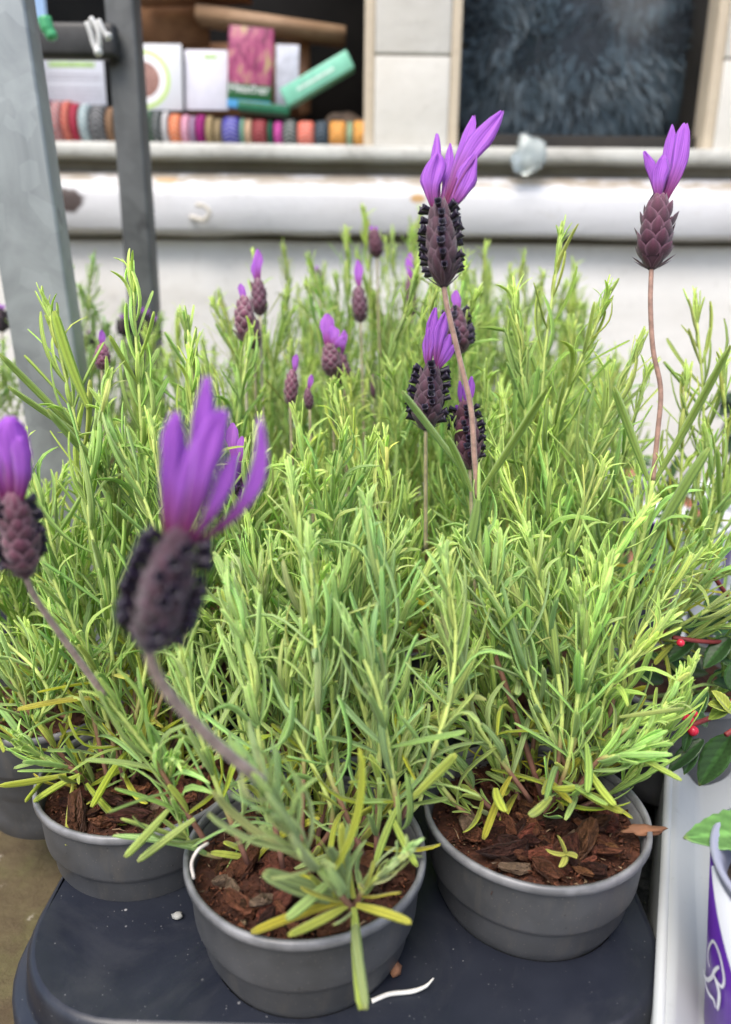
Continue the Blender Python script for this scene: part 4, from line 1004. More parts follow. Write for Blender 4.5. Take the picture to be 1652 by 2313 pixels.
solo(pF, at(380, 1830, .32), at(283, 1945, .31), 0.0038, 4, (0.5, 0.62, 0.18)); solo(pF, at(440, 1850, .325), at(310, 1940, .312), 0.0036, 8, (0.5, 0.6, 0.2))
solo(pF, at(900, 1820, .33), at(835, 1945, .322), 0.0036, 3, (0.45, 0.58, 0.14)); solo(pF, at(880, 1830, .33), at(930, 1965, .32), 0.0036, 3, (0.5, 0.62, 0.13))
solo(pF, at(925, 1810, .328), at(1045, 1690, .32), 0.0042, 0, (0.56, 0.64, 0.14))

# ---- right pot
cR = POTS['right']; r = random.Random(8)
sh = rand_shoots(cR, r, 19, 0.17, 0.078, lean=(0.014, 0.022), grey=0.15, yellow=0.55, leafL=0.029, hmin=0.35, lush=1.3, front_low=0.6)
H(sh, (1225, 1800, .395), (1150, 1570, .385), (1105, 1430, .378), (1085, 1260, .37), (1080, 1120, .365), woody=0.55, grey=0.2, gap=0.017, leafL=0.036, lush=0.5, tipleaves=False, r0=0.0017, r1=0.0012, lw=0.0033)
H(sh, (1330, 1790, .40), (1390, 1560, .395), (1425, 1330, .39), (1460, 1180, .385), (1475, 1085, .38), woody=0.3, grey=0.15, gap=0.019, leafL=0.040, lush=0.5, tipleaves=False, r1=0.0013, lw=0.0033)
H(sh, (1300, 1800, .385), (1180, 1500, .375), (1120, 1380, .37), (1130, 1260, .365), grey=0.3, leafL=0.03)
H(sh, (1310, 1800, .385), (1210, 1580, .37), (1170, 1450, .365), (1060, 1250, .36), grey=0.35, leafL=0.03)
H(sh, (1250, 1810, .38), (1270, 1600, .37), (1235, 1400, .365), (1200, 1240, .36), grey=0.25, leafL=0.03)
H(sh, (1260, 1810, .38), (1330, 1560, .375), (1350, 1420, .37), (1330, 1270, .365), grey=0.15, leafL=0.028)
H(sh, (1200, 1810, .38), (1080, 1640, .36), (1040, 1520, .355), (1010, 1400, .35), grey=0.5, leafL=0.028)
H(sh, (1290, 1810, .38), (1400, 1660, .37), (1480, 1620, .365), (1530, 1540, .36), grey=0.1, leafL=0.02, gap=0.007, woody=0.5)
H(sh, (1290, 1815, .38), (1350, 1720, .365), (1420, 1700, .355), (1470, 1640, .35), grey=0.1, yellow=.9, leafL=0.022, gap=0.006, woody=0.5)
pR = build_plant('right grey pot of lavender carrying the two tallest dark flower spikes', cR, sh, 33, near=True, chips=170, lod=0)
st1 = pth((1080, 1125, .365), (1072, 1030, .362), (1064, 920, .36), (1036, 800, .357), (1012, 700, .353), (1003, 648, .352))
Z0 = Vector((0, 0, 0))
flower_head(pR, st1, at(992, 462, .352), 0.0188, [(at(1130, 250, .352), 0.0098, RC @ Vector((-.02, .06, 0))), (at(1068, 262, .356), 0.0078, RC @ Vector((.0, .02, 0))), (at(1072, 350, .352), 0.0098, RC @ Vector((.07, -.05, 0))), (at(985, 345, .352), 0.0105, RC @ Vector((-.08, 0, 0))), (at(988, 302, .362), 0.0045, RC @ Vector((-.03, 0, 0))), (at(1018, 325, .362), 0.005, Z0)],
            tiers=8, cols=8, seed=1, r0=0.0014, r1=0.0013, scol=(0.36, 0.22, 0.17))
st2 = pth((1475, 1085, .38), (1486, 980, .378), (1493, 880, .376), (1476, 790, .374), (1470, 690, .372), (1472, 608, .372))
flower_head(pR, st2, at(1490, 450, .370), 0.0192, [(at(1545, 278, .370), 0.0085, RC @ Vector((.07, .0, 0))), (at(1520, 282, .373), 0.0055, RC @ Vector((.0, 0, 0))), (at(1455, 342, .372), 0.0045, RC @ Vector((.08, .08, 0))), (at(1500, 350, .366), 0.0075, RC @ Vector((-.03, 0, 0)))],
            tiers=7, cols=7, florets=False, tone=(1.4, 1.1, 1.25), seed=2, r0=0.0014, r1=0.0013, scol=(0.34, 0.2, 0.15))
for b_, t_, w_, v_, c_ in (((1245, 1800, .355), (1185, 1870, .345), .0046, 9, (0.56, 0.64, 0.16)), ((1335, 1745, .36), (1375, 1825, .35), .0042, 3, (0.55, 0.66, 0.13)), ((1250, 1780, .36), (1315, 1790, .35), .0036, 1, (0.6, 0.68, 0.1)),
                       ((1325, 1680, .36), (1345, 1790, .35), .004, 7, (0.4, 0.58, 0.14)), ((1400, 1690, .36), (1545, 1755, .345), .003, 2, (0.52, 0.64, 0.16)), ((1400, 1620, .35), (1545, 1600, .34), .0026, 6, (0.52, 0.6, 0.2)), ((1120, 1780, .36), (1122, 1830, .35), .005, 3, (0.55, 0.62, 0.1)),
                       ((1065, 1110, .362), (1010, 960, .35), .0036, 1, (0.42, 0.58, 0.16)), ((1085, 1110, .362), (1240, 890, .35), .0040, 1, (0.36, 0.50, 0.12)), ((1080, 1130, .36), (1060, 1270, .355), .006, 4, (0.28, 0.42, 0.12)), ((1055, 1075, .36), (905, 880, .352), .0034, 0, (0.36, 0.52, 0.18)),
                       ((1480, 1085, .38), (1640, 820, .37), .0042, 1, (0.42, 0.56, 0.15)), ((1465, 1085, .38), (1385, 870, .375), .0042, 0, (0.42, 0.58, 0.16)), ((1470, 1235, .38), (1585, 1010, .37), .0055, 2, (0.34, 0.48, 0.14))):
    solo(pR, at(*b_), at(*t_), w_, v_, c_)
# seedling in the right pot
sdl = thing('seedling', 'tiny four leaved green seedling in the compost of the right grey pot', 'seedling', at(1276, 1930, .352))
for q, (tx, ty) in enumerate(((1245, 1935), (1275, 1900), (1308, 1925), (1284, 1958))):
    b = at(1277, 1928, .350); t_ = at(tx, ty, .347); d = t_ - b; ln = d.length; d.normalize(); n = Vector((0, 0, 1)); n = (n - d * n.dot(d)).normalized(); s_ = n.cross(d); wd = 0.0042
    obj('leaf', LMESH[7], sdl, Matrix(((s_.x * wd, n.x * ln, d.x * ln, b.x), (s_.y * wd, n.y * ln, d.y * ln, b.y), (s_.z * wd, n.z * ln, d.z * ln, b.z), (0, 0, 0, 1))), (0.5, 0.5, 0.12))
a = Acc(); tube(a, [at(1277, 1928, .350), at(1280, 1950, .352)], 0.0006, 6, (0.4, 0.4, 0.1)); obj('stem', a.mesh('stem', M_stem), sdl)

# ---- left pot
cL = POTS['left']; r = random.Random(15)
sh = rand_shoots(cL, r, 17, 0.20, 0.080, lean=(-0.012, 0.02), grey=0.15, yellow=0.5, leafL=0.030, hmin=0.32, lush=1.2, front_low=0.6)
H(sh, (230, 1800, .42), (100, 1660, .41), (30, 1540, .40), (-20, 1430, .40), woody=0.6, grey=0.1, gap=0.009, yellow=.6)
H(sh, (260, 1790, .42), (240, 1400, .415), (190, 1050, .41), (120, 730, .405), woody=0.2, grey=0.0, leafL=0.036, gap=0.013, lush=0.8, splay=.85)
H(sh, (280, 1790, .42), (330, 1300, .42), (318, 950, .415), (300, 650, .41), woody=0.2, grey=0.0, leafL=0.036, gap=0.013, lush=0.8, splay=.85)
H(sh, (280, 1790, .42), (240, 1350, .40), (200, 1150, .395), (235, 900, .39), woody=0.2, grey=0.0, leafL=0.034, gap=0.012)
H(sh, (270, 1790, .42), (350, 1400, .40), (350, 1200, .40), (250, 960, .395), woody=0.2, grey=0.1, leafL=0.034, gap=0.011)
H(sh, (250, 1790, .42), (160, 1400, .405), (110, 1200, .40), (60, 1020, .395), woody=0.2, grey=0.1, leafL=0.03, gap=0.010)
H(sh, (290, 1790, .42), (420, 1400, .42), (440, 1150, .42), (430, 820, .42), woody=0.2, grey=0.0, leafL=0.034, gap=0.012)
H(sh, (290, 1790, .42), (200, 1500, .40), (130, 1330, .39), (90, 1230, .385), grey=0.2, leafL=0.028)
H(sh, (220, 1800, .42), (170, 1740, .405), (110, 1720, .40), (60, 1680, .395), yellow=0.9, woody=0.7, leafL=0.026, gap=0.006)
pL = build_plant('left grey pot of lavender with long leafy shoots rising in front of the steel post', cL, sh, 45, near=True, chips=110, lod=0)
for b_, t_, w_, v_, c_ in (((195, 1770, .40), (280, 1885, .39), .004, 3, (0.5, 0.6, 0.08)), ((165, 1770, .40), (145, 1905, .39), .003, 5, (0.6, 0.62, 0.12)), ((150, 1750, .40), (0, 1785, .385), .0036, 2, (0.6, 0.64, 0.1)), ((180, 1750, .40), (70, 1800, .39), .0036, 3, (0.5, 0.6, 0.1)),
                       ((190, 990, .41), (15, 815, .40), .0038, 0, (0.38, 0.52, 0.14)), ((210, 1000, .41), (28, 890, .40), .0036, 2, (0.36, 0.5, 0.14)), ((320, 1165, .41), (120, 940, .40), .0046, 0, (0.3, 0.44, 0.12)), ((200, 920, .40), (102, 715, .40), .0060, 7, (0.42, 0.56, 0.1))):
    solo(pL, at(*b_), at(*t_), w_, v_, c_)

# ---- rows behind
LBL = ['lavender plant behind the front pot with a dark cupped flower on a straight stalk',
       'lavender plant behind the right pot with a tall leafy shoot and a half hidden flower',
       'lavender plant at the far left whose grey pot shows behind the left pot',
       'lavender plant at the right edge reaching over the white tray',
       'lavender plant behind the left pot, its narrow purple flower beside the blurred one',
       'lavender plant in the middle with the dark flower beside the tallest flower stalk',
       'lavender plant right of centre with plain pale green shoots and no flower',
       'lavender plant left of centre bearing the twin pink and purple flowers',
       'lavender plant beside the dark steel post with the pair of tall pinkish spikes',
       'lavender plant with two small slim violet tipped spikes below the white board',
       'lavender plant at the right end of the rows against the white wall',
       'lavender plant near the wall with a small dark spike rising above the foliage',
       'lavender plant near the wall next to the dark post with thin pale shoots',
       'lavender plant near the wall with tall bright green tufts under the right window',
       'lavender plant near the wall at the right with feathery tufts crossing the board line',
       'rearmost lavender plant behind the thickest part of the foliage',
       'rearmost lavender plant below the fur cushion with blurred upright tips',
       'rearmost lavender plant with a faint green bud in front of the plaster wall']
plants = []
for i, (x, y) in enumerate(BACK):
    r = random.Random(100 + i)
    Hh = {0: 0.20, 1: 0.245, 2: 0.17, 3: 0.17, 4: 0.225, 5: 0.275, 6: 0.265, 7: 0.28, 8: 0.23, 9: 0.315, 10: 0.275, 11: 0.32, 12: 0.255, 13: 0.32, 14: 0.30, 15: 0.345, 16: 0.34, 17: 0.30}[i]
    near = y < 0.53
    z = RIMZ - (0.01 if i == 2 else 0)
    n = {3: 3, 10: 18, 14: 18}.get(i, 21 if near else 18)
    sh = rand_shoots((x, y, z), r, n, Hh, 0.085 if y < 0.6 else 0.072, grey=0.0, yellow=0.3, leafL=0.035, hmin=0.5, lush=1.0, gap=0.011, lw=0.0027, lean=({3: 0.03}.get(i, 0), 0), splay=0.9)
    if i == 1:
        H(sh, (1240, 1500, .50), (1235, 1200, .485), (1225, 880, .475), (1262, 570, .465), grey=0.0, leafL=0.040, gap=0.018, lush=0.6, splay=.8, woody=.1, lw=.003)
        H(sh, (1200, 1500, .50), (1190, 1300, .48), (1200, 1100, .47), (1225, 960, .465), grey=0.0, leafL=0.036, gap=0.014)
        H(sh, (1300, 1500, .50), (1330, 1300, .48), (1350, 1100, .47), (1370, 870, .465), grey=0.0, leafL=0.036, gap=0.014)
    if i == 3:
        H(sh, (1470, 1450, .47), (1520, 1380, .46), (1560, 1330, .45), (1620, 1300, .44), grey=0.2, leafL=0.034, gap=0.013)
        H(sh, (1480, 1450, .52), (1560, 1200, .51), (1590, 950, .50), (1575, 720, .49), grey=0.0, leafL=0.040, gap=0.014)
        H(sh, (1480, 1450, .52), (1530, 1250, .51), (1540, 1060, .50), (1550, 880, .49), grey=0.0, leafL=0.034, gap=0.014)
        H(sh, (1480, 1450, .46), (1560, 1350, .44), (1600, 1300, .43), (1640, 1240, .42), grey=0.3, leafL=0.032, gap=0.014)
        H(sh, (1500, 1450, .50), (1600, 1250, .49), (1640, 1050, .48), (1635, 860, .47), grey=0.0, leafL=0.038, gap=0.013)
        H(sh, (1500, 1450, .50), (1560, 1300, .49), (1610, 1120, .48), (1600, 1010, .47), grey=0.1, leafL=0.034, gap=0.012)
        H(sh, (1470, 1470, .47), (1540, 1450, .45), (1600, 1420, .44), (1660, 1410, .43), grey=0.2, leafL=0.032, gap=0.011)
        H(sh, (1440, 1450, .46), (1500, 1330, .44), (1540, 1300, .43), (1570, 1230, .42), grey=0.2, leafL=0.030, gap=0.011)
        H(sh, (1480, 1450, .46), (1560, 1400, .44), (1620, 1370, .43), (1680, 1340, .42), grey=0.3, leafL=0.03, gap=0.012)
    if i == 4:
        H(sh, (400, 1500, .50), (420, 1200, .49), (440, 950, .48), (425, 760, .47), grey=0.0, leafL=0.036, gap=0.014)
    plants.append(build_plant(LBL[i], (x, y, z), sh, 200 + i, near=near, chips=12 if i == 2 else 0, lod=0 if near else 1, cap=200))

def fl(pi, base_px, top_px, d, wpx, pet, hero=False, root=None, tone=(1, 1, 1), florets=True, tiers=8, cols=6, d_root=None, bend=0, scol=(0.3, 0.26, 0.14), **kw):
    bx, by = base_px; rx, ry = root or (bx + 10, by + 330); dr = d_root or d + 0.01
    P = pth((rx, ry, dr), ((rx + bx) / 2 + bend, (ry + by) / 2, (d + dr) / 2), (bx, by, d))
    W = wpx / F * d
    ps = [(at(px, py, d), w_ / F * d, Vector((0, 0, 0))) for px, py, w_ in pet]
    return flower_head(plants[pi] if isinstance(pi, int) else pi, P, at(top_px[0], top_px[1], d), W, ps, hero=hero, tone=tone, florets=florets, tiers=tiers, cols=cols, seed=int(bx), r0=0.0011, r1=0.001, scol=scol, **kw)
PK = (2.1, 2.3, 2.1); DK = (1.2, 1.0, 1.0)
fl(0, (962, 972), (975, 828), .41, 84, [(985, 695, 30), (1005, 705, 30), (1018, 755, 20), (968, 740, 26), (1030, 775, 16)], hero=True, tiers=9, cols=8, root=(962, 1240), scol=(0.28, 0.24, 0.12))
fl(1, (1062, 1060), (1048, 915), .43, 72, [(1052, 855, 16), (1068, 850, 18), (1038, 860, 10), (1030, 915, 9)], hero=True, cols=7, root=(1075, 1400), tone=(1.6, 1.3, 1.3))
fl(5, (1038, 800), (1028, 700), .50, 66, [(1030, 655, 24)], tone=(1.6, 1.6, 1.6))
fl(9, (932, 715), (925, 640), .68, 28, [(928, 570, 20)], tone=PK, florets=False, scol=(0.3, 0.2, 0.15))
fl(9, (815, 728), (810, 652), .64, 38, [(806, 586, 20)], tone=PK, florets=False)
fl(11, (852, 582), (845, 522), .72, 34, [(838, 508, 8), (850, 510, 8)], tone=(1.6, 1.3, 1.3), florets=False, root=(860, 900))
fl(8, (588, 712), (582, 634), .58, 40, [(580, 562, 22), (572, 590, 14)], tone=PK, florets=False, scol=(0.5, 0.45, 0.3))
fl(8, (553, 772), (553, 676), .54, 52, [(545, 640, 18)], tone=(2.9, 3.4, 2.8), florets=False, scol=(0.55, 0.5, 0.36))
fl(8, (575, 790), (572, 720), .57, 36, [], tone=PK, florets=False)
fl(7, (750, 850), (745, 780), .55, 48, [(735, 708, 34), (752, 735, 26), (778, 760, 22)], tone=(2.5, 2.8, 2.5), florets=False)
fl(7, (778, 868), (768, 800), .56, 44, [(778, 745, 18)], tone=PK, florets=False)
fl(4, (656, 915), (660, 840), .52, 34, [(672, 800, 16)], tone=(3.0, 3.2, 2.8), florets=False)
fl(4, (700, 925), (695, 880), .52, 24, [(703, 845, 14)], tone=PK, florets=False)
fl(4, (540, 1120), (535, 1045), .44, 52, [(525, 955, 30), (545, 985, 22)], tone=(1.1, .9, .9))
fl(2, (230, 835), (232, 780), .52, 40, [(232, 745, 16)], tone=(3.4, 3.2, 3.2), florets=False)
fl(4, (445, 880), (442, 830), .54, 26, [], tone=PK, florets=False)
fl(17, (722, 668), (718, 610), .8, 22, [(716, 600, 8)], tone=(1.5, 3.5, 1.5), florets=False)
fl(5, (845, 900), (843, 850), .6, 18, [], tone=PK, florets=False)

# ---- dark flowered lavender beyond the rack
for i, (x, y, lb) in enumerate(((-0.33, 0.86, 'dark flowered lavender between the two steel posts, blurred'), (-0.47, 0.80, 'dark green lavender at the left edge behind the galvanised post'))):
    r = random.Random(300 + i)
    sh = rand_shoots((x, y, RIMZ + 0.06), r, 22, 0.22 - 0.03 * i, 0.09, grey=0.6, yellow=0.0, leafL=0.03, hmin=0.6, lush=0.8, gap=0.011)
    p_ = build_plant(lb, (x, y, RIMZ + 0.06), sh, 310 + i, lod=1, group='dark flowered lavender beyond the rack')
    lst = [(205, 790, 758), (283, 760, 722), (330, 755, 708), (350, 770, 725)] if i == 0 else [(5, 750, 700), (-20, 800, 740)]
    for (px, y0, y1) in lst: fl(p_, (px, y0), (px - 4, y1), y, 30, [(px - 6, y1 - 14, 10), (px + 4, y1 - 12, 8)], tone=(.5, .45, .5), root=(px + 6, y0 + 160))

# ------------------------------------------------------------------ right side: white tray stock
def broad_leaf(parent, b, t_, wd, col, serr=0.0, fold=0.25, droop=0.0, name='leaf', facing=None):
    d = t_ - b; ln = d.length; d.normalize(); f = facing or (CAM - b).normalized() * 0.5 + Vector((0, 0, 1)); f = (f - d * f.dot(d)).normalized(); s_ = d.cross(f)
    V = []; U = []; C = []; nv, nu = 20, 8
    for j in range(nv + 1):
        t = j / nv; ww = wd / 2 * (math.sin(math.pi * t ** 0.8) ** 0.8 if 0 < t < 1 else 0.02) + wd * 0.01
        if serr: ww *= 1 + serr * (1 if j % 2 else -0.6)
        for i in range(nu + 1):
            u = -1 + 2 * i / nu
            vein = 0.02 * wd * math.cos(t * 40 - abs(u) * 9)
            V.append(b + d * ln * t + s_ * u * ww + f * (fold * ww * abs(u) - droop * ln * t * t + vein)); U.append((i / nu, t)); g = 1 + 0.18 * math.cos(t * 40 - abs(u) * 9); C.append(np.array(col) * g)
    n = nu + 1; a = Acc(); a.add(V, [(j * n + i, j * n + i + 1, (j + 1) * n + i + 1, (j + 1) * n + i) for j in range(nv) for i in range(nu)], U, C)
    o = obj(name, a.mesh(name, M_broad), parent); so = o.modifiers.new('thickness', 'SOLIDIFY'); so.thickness = 0.0004
    return o
# purple printed pot with broad leaf
pc = Vector((0.1985, 0.248, WFL)); ph = 0.088; Rb, Rt = 0.041, 0.0495
pp = thing('purple_pot_plant', 'purple and white printed pot with a white script letter and a serrated leaf above', 'potted plant', pc)
k = N('purple_sleeve'); v = k.coord(); sx = k.n('SeparateXYZ'); k.L(v, sx.inputs[0])
at2 = k.n('Math'); at2.operation = 'ARCTAN2'; k.L(k.math('SUBTRACT', sx.outputs[1], 0.0), at2.inputs[0]); k.L(sx.outputs[0], at2.inputs[1])
g = k.noise(25, 5)
SLEEVE_K = (k, at2.outputs[0], sx.outputs[2], g)
def pot_hit(px, py, off=0.0006):
    d = ray(px, py); best = None
    for i in range(4000):
        s_ = 0.2 + i * 0.00008; p = CAM + d * s_; z = p.z - pc.z; rr = Rb + (Rt - Rb) * max(0, min(1, z / ph)) + off
        if (p.x - pc.x) ** 2 + (p.y - pc.y) ** 2 <= rr * rr and -0.03 < z < ph: return p
    return None
e0 = pot_hit(1619, 2072); e1 = pot_hit(1650, 2195)
if e0 and e1:
    an = lambda p: (math.atan2(p.y - pc.y, p.x - pc.x)) % (2 * math.pi)
    A0, A1 = an(e0), an(e1); z0_, z1_ = e0.z - pc.z, e1.z - pc.z
else: A0, A1, z0_, z1_ = 3.6, 4.2, 0.06, 0.03
angp = k.math('MODULO', k.math('ADD', at2.outputs[0], 2 * math.pi), 2 * math.pi)
lim = k.math('ADD', k.math('MULTIPLY', k.math('SUBTRACT', angp, A0), (z1_ - z0_) / max(0.05, (A1 - A0))), z0_)
isw = k.math('GREATER_THAN', sx.outputs[2], lim)
c = k.mix(k.ramp(g, [(0.3, 0.0), (0.7, 1.0)]), (0.075, 0.015, 0.24), (0.12, 0.03, 0.34)); c = k.mix(isw, c, (0.68, 0.7, 0.76))
k.set(Base_Color=c, Roughness=0.3); M_sleeve = k.m
a = Acc(); lathe(a, [(0.0, 0.001), (Rb - .002, 0.0), (Rb, 0.002), (Rt, ph), (Rt - 0.001, ph + 0.0004), (Rt - 0.0015, ph)], (0, 0, 0), 96)
o = obj('pot_sleeve', a.mesh('pot_sleeve', M_sleeve)); o.parent = pp
k = N('lilac_grey_plastic'); k.set(Base_Color=(0.30, 0.31, 0.40), Roughness=0.3); M_lil = k.m
a = Acc(); lathe(a, [(Rt - 0.003, ph - 0.02), (Rt - 0.0012, ph + 0.004), (Rt + 0.0008, ph + 0.0055), (Rt + 0.001, ph + 0.007), (Rt - 0.001, ph + 0.0078), (Rt - 0.0065, ph - 0.002), (Rt - 0.009, ph - 0.022)], (0, 0, 0), 96)
o = obj('inner_pot', a.mesh('inner_pot', M_lil)); o.parent = pp
k = N('black_peat'); f = k.noise(250, 8, 0.7); k.set(Base_Color=k.ramp(f, [(0.3, (0.01, 0.008, 0.006)), (0.8, (0.09, 0.06, 0.04))]), Roughness=0.85); k.bump(f, 1, 0.004); M_peat = k.m
a = Acc(); V = []
for j in range(13):
    for q in range(48):
        rr = (Rt - 0.0075) * j / 12; an_ = 2 * math.pi * q / 48; V.append((rr * math.cos(an_), rr * math.sin(an_), ph - 0.012 + 0.004 * mnoise.noise(Vector((rr * math.cos(an_) * 90, rr * math.sin(an_) * 90, 2)))))
a.add(V, [(j * 48 + q, j * 48 + (q + 1) % 48, (j + 1) * 48 + (q + 1) % 48, (j + 1) * 48 + q) for j in range(12) for q in range(48)])
o = obj('peat', a.mesh('peat', M_peat)); o.parent = pp
M_letter = plain('white_lettering', (0.8, 0.8, 0.84), 0.35, var=0.03)
a = Acc()
z4 = lambda x, y: (1350 + x / 5.288, 1850 + y / 5.288)
strokes = [([(1348, 1775), (1330, 1680), (1335, 1560), (1382, 1462), (1430, 1520), (1478, 1660), (1515, 1850), (1520, 1950), (1495, 2005), (1455, 1970), (1415, 1900), (1395, 1850)], 0.0007),
           ([(1275, 1805), (1290, 1880), (1325, 1925), (1375, 1890), (1400, 1830), (1430, 1790), (1462, 1768)], 0.0009),
           ([(1297, 1905), (1310, 2010), (1345, 2100), (1395, 2160), (1420, 2260)], 0.0007),
           ([(1400, 1860), (1420, 1930), (1450, 2020), (1462, 2100), (1455, 2200), (1440, 2280)], 0.0010)]
for st_, w_ in strokes:
    P = [pot_hit(*z4(x, y)) for x, y in st_]; P = [p for p in P if p is not None]
    if len(P) >= 2:
        SP = smoothpath(P, 6); T, Us = frames(SP); V = []
        for q, p in enumerate(SP):
            nrm = Vector((p.x - pc.x, p.y - pc.y, 0)).normalized(); s_ = T[q].cross(nrm).normalized() * w_ * (0.6 + 0.5 * math.sin(math.pi * q / len(SP)))
            V += [p - s_ + nrm * 0.0003, p + s_ + nrm * 0.0003]
        a.add(V, [(2 * q, 2 * q + 1, 2 * q + 3, 2 * q + 2) for q in range(len(SP) - 1)])
if a.V: obj('script_letter', a.mesh('script_letter', M_letter), pp)
broad_leaf(pp, at(1800, 1870, .33), at(1545, 1893, .325), 0.022, (0.10, 0.22, 0.06), serr=0.05, fold=0.15)
a = Acc(); tube(a, smoothpath([pc + Vector((0, 0, ph - 0.01)), pc + Vector((0.005, 0.01, 0.12)), at(1800, 1870, .33)], 6), 0.0016, 8, (0.1, 0.14, 0.05)); obj('stem', a.mesh('stem', M_stem), pp)
broad_leaf(pp, at(1800, 1870, .33), at(1900, 1780, .30), 0.03, (0.09, 0.2, 0.06), serr=0.05)

# glossy shrub with red berries
def striped_pot(plant, c, h, rb, rt, stripe):
    a = Acc(); lathe(a, [(0.0, 0.001), (rb, 0.0), (rt, h), (rt + 0.002, h + 0.002), (rt, h + 0.004), (rt - 0.004, h - 0.02), (0.0, h - 0.012)], c, 48)
    k = N('striped_pot_print'); v = k.coord(); sx = k.n('SeparateXYZ'); k.L(v, sx.inputs[0]); A_ = k.n('Math'); A_.operation = 'SINE'; k.L(k.math('MULTIPLY', sx.outputs[0], 70.0), A_.inputs[0])
    k.set(Base_Color=k.mix(k.math('GREATER_THAN', A_.outputs[0], stripe), (0.72, 0.74, 0.78), (0.07, 0.02, 0.2)), Roughness=0.35)
    return obj('pot', a.mesh('pot', k.m), plant)
bs = thing('berry_shrub', 'glossy dark green shrub with red berries in a white and purple pot', 'potted plant', (0.335, 0.50, WFL))
striped_pot(bs, (0.335, 0.50, WFL), 0.085, 0.042, 0.052, 0.1)
DG = (0.030, 0.075, 0.022)
rt_ = Vector((0.335, 0.50, WFL + 0.07))
stems_ = [[rt_, at(1720, 1500, .44), at(1640, 1600, .41), at(1560, 1640, .40)], [rt_, at(1700, 1450, .46), at(1600, 1450, .44), at(1520, 1440, .44)], [rt_, at(1720, 1600, .42), at(1670, 1640, .39), at(1640, 1660, .385)], [rt_, at(1700, 1400, .47), at(1640, 1340, .46), at(1600, 1280, .45)]]
for s_ in stems_:
    a = Acc(); tube(a, smoothpath(s_, 6), 0.0014, 7, (0.2, 0.03, 0.03)); obj('stem', a.mesh('stem', M_stem), bs)
LV = [((1652, 1660), (1578, 1775), .395, .40, 0.015, DG, .3), ((1590, 1670), (1508, 1745), .40, .40, 0.009, (0.02, 0.05, 0.016), .2), ((1575, 1690), (1545, 1750), .40, .40, .006, DG, .2), ((1720, 1650), (1610, 1720), .41, .41, 0.014, (0.02, 0.05, 0.016), .2),
      ((1650, 1600), (1600, 1590), .385, .385, 0.008, (0.25, 0.3, 0.05), .2), ((1655, 1610), (1610, 1560), .385, .383, 0.009, (0.32, 0.36, 0.05), .2), ((1655, 1590), (1600, 1625), .385, .39, 0.008, (0.2, 0.28, 0.05), .2),
      ((1600, 1640), (1555, 1600), .42, .42, 0.009, DG, .2), ((1570, 1440), (1500, 1500), .45, .45, 0.010, DG, .2), ((1600, 1450), (1530, 1400), .45, .45, 0.010, DG, .2), ((1650, 1440), (1590, 1510), .44, .44, 0.012, DG, .2), ((1680, 1520), (1620, 1480), .44, .44, .012, DG, .2),
      ((1640, 1380), (1560, 1440), .46, .46, 0.012, DG, .2), ((1680, 1400), (1600, 1370), .46, .46, 0.013, (0.05, 0.1, 0.03), .2), ((1540, 1440), (1480, 1420), .46, .46, .010, DG, .2), ((1560, 1640), (1545, 1700), .40, .40, .005, DG, .2),
      ((1652, 1560), (1690, 1480), .43, .43, .014, DG, .2), ((1700, 1560), (1610, 1540), .45, .45, .014, DG, .2), ((1560, 1620), (1600, 1560), .43, .43, .010, DG, .2)]
rr_ = random.Random(5)
for q in range(26):
    bx, by = rr_.uniform(1490, 1680), rr_.uniform(1330, 1540); ang = rr_.uniform(0, 6.28); l_ = rr_.uniform(50, 90); dd = rr_.uniform(.47, .54)
    LV.append(((bx, by), (bx + l_ * math.cos(ang), by + 0.7 * l_ * math.sin(ang)), dd, dd + rr_.uniform(-.01, .01), rr_.uniform(.009, .014), (0.03 * rr_.uniform(.7, 1.6), 0.075 * rr_.uniform(.7, 1.5), 0.022), .3))
for (b_, t_, d0, d1, wd, c_, dr) in LV: broad_leaf(bs, at(b_[0], b_[1], d0), at(t_[0], t_[1], d1), wd, c_, 0.02, 0.3, 0.08 * dr)
for (x, y, rr) in ((1557, 1625, .0028), (1543, 1618, .0022), (1566, 1651, .0030), (1549, 1646, .0016), (1570, 1612, .0018), (1538, 1452, .0022)):
    import bmesh
    o = rock('berry', at(x, y, .398), rr, M_berry, x, (1, 1, 1), 2, 0.08)
    loc = o.location.copy(); o.parent = bs; o.location = loc - bs.location
# salmon flowers and white pots farther back
def blossom(label, x, y, spots, seed):
    t = thing('salmon_flower_plant', label, 'potted plant', (x, y, WFL), 'white pots of salmon flowers')
    r = random.Random(seed)
    striped_pot(t, (x, y, WFL), 0.10, 0.045, 0.055, 0.75)
    rt_ = Vector((x, y, WFL + 0.09)); st = Acc()
    for (px, py) in spots:
        d = y * 1.04; c = at(px, py, d); tube(st, smoothpath([rt_, rt_.lerp(c, .6) + Vector((0.01, -0.01, 0.01)), c], 4), 0.0009, 5, (0.15, 0.22, 0.08))
        for q in range(5):
            an_ = r.uniform(0, 6.28); dv = Vector((math.cos(an_) * .6, -0.3, -0.9 + 0.5 * math.sin(an_))).normalized() * 0.02
            petal(t, c, c + dv, 0.008, Vector((0, 0, 0)), Vector((0, -1, 0.3)), False, m=M_salmon)
        for q in range(4):
            an_ = r.uniform(0, 6.28); dv = Vector((math.cos(an_), -0.3, math.sin(an_))).normalized() * 0.035
            broad_leaf(t, c, c + dv, 0.012, (0.07, 0.15, 0.05), 0, 0.2)
    obj('stems', st.mesh('stems', M_stem), t)
blossom('white pot of salmon flowers beside the right lavender flower stalk', 0.345, 0.76, [(1425, 1240), (1510, 1090), (1540, 1110), (1520, 1175), (1590, 1140)], 1)
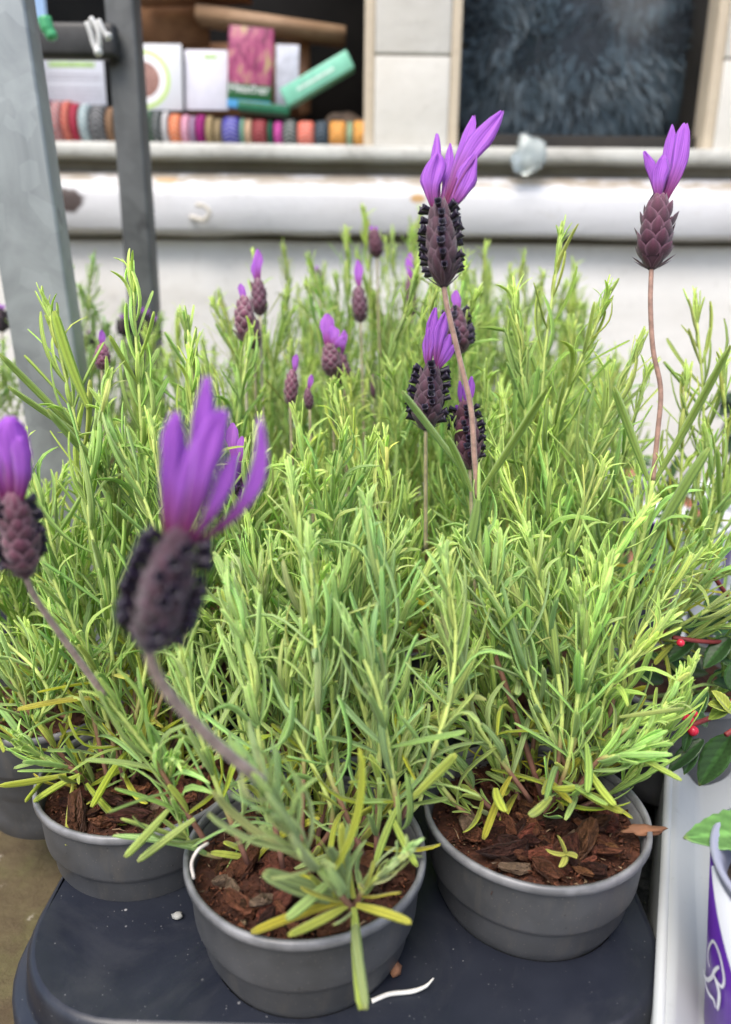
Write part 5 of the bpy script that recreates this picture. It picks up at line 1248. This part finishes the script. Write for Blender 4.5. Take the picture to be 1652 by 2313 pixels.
blossom('white pot of salmon flowers at the right edge of the photo', 0.425, 0.86, [(1640, 1090), (1600, 1140), (1620, 1200), (1500, 1190)], 2)
blossom('white pot of salmon flowers seen between the lavender shoots farther left', 0.33, 0.98, [(1425, 1050), (1400, 1120), (1490, 1250)], 3)
# dark broad leaves at right edge
dl = thing('dark_leaf_shrub', 'dark grey green shrub at the right edge in front of the wall', 'shrub', (0.52, 0.95, 0.0))
a = Acc(); tube(a, smoothpath([Vector((0.52, 0.95, 0.0)), Vector((0.51, 0.93, 0.2)), at(1665, 900, .95)], 6), 0.003, 7, (0.1, 0.1, 0.06)); obj('stem', a.mesh('stem', M_stem), dl)
r = random.Random(77)
for q in range(16):
    c = at(1680 + r.gauss(0, 15), 860 + r.uniform(0, 330), .93); dv = Vector((-r.uniform(0.3, 1), r.gauss(0, .4), r.gauss(0, .7))).normalized() * r.uniform(.04, .06)
    broad_leaf(dl, c, c + dv, 0.02, (0.04, 0.075, 0.04), 0, 0.2)

# loose bits
a = Acc(); tube(a, smoothpath([onZ(840, 2262, TRZ + .001), onZ(880, 2246, TRZ + .0015), onZ(930, 2240, TRZ + .0015), onZ(962, 2228, TRZ + .004), onZ(980, 2210, TRZ + .008)], 6), [0.0011] * 14 + [0.001, .0009, .0009, .0008, .0008, .0007, .0006, .0005, .0005, .0004, .0003], 6)
tag(obj('white_root', a.mesh('white_root', plain('white_root', (0.75, 0.73, 0.66), 0.5))), 'bent white root lying on the dark tray right of the front pot', 'root')
a = Acc(); tube(a, smoothpath([at(438, 1985, .325), at(433, 1950, .325), at(448, 1920, .325), at(470, 1905, .33)], 5), 0.0008, 6)
tag(obj('white_root', a.mesh('white_root', plain('pale_root', (0.65, 0.6, 0.55), 0.5))), 'curled white root at the left inside rim of the front pot', 'root')
M_dry = plain('dry_brown', (0.22, 0.1, 0.05), 0.8, var=0.4)
o = tag(rock('dry_leaf', at(1452, 1875, .372), 0.006, M_dry, 4.0, (1.6, 0.5, 0.35), 3, 0.8), 'curled dry brown leaf on the rim of the right pot', 'dry leaf')
tag(rock('bark_crumb', onZ(893, 2186, TRZ + .004), 0.003, M_dry, 6.0, (1, 1, 1.2), 2, 0.6), 'brown bark crumb on the tray beside the front pot', 'bark crumb')
tag(rock('pale_stone', onZ(400, 2068, TRZ + .002), 0.002, plain('pale_grit', (0.3, 0.3, 0.28), 0.7), 8.0, (1.4, 1, .8), 2, 0.5), 'small pale grit stone on the tray between the left and front pots', 'stone')
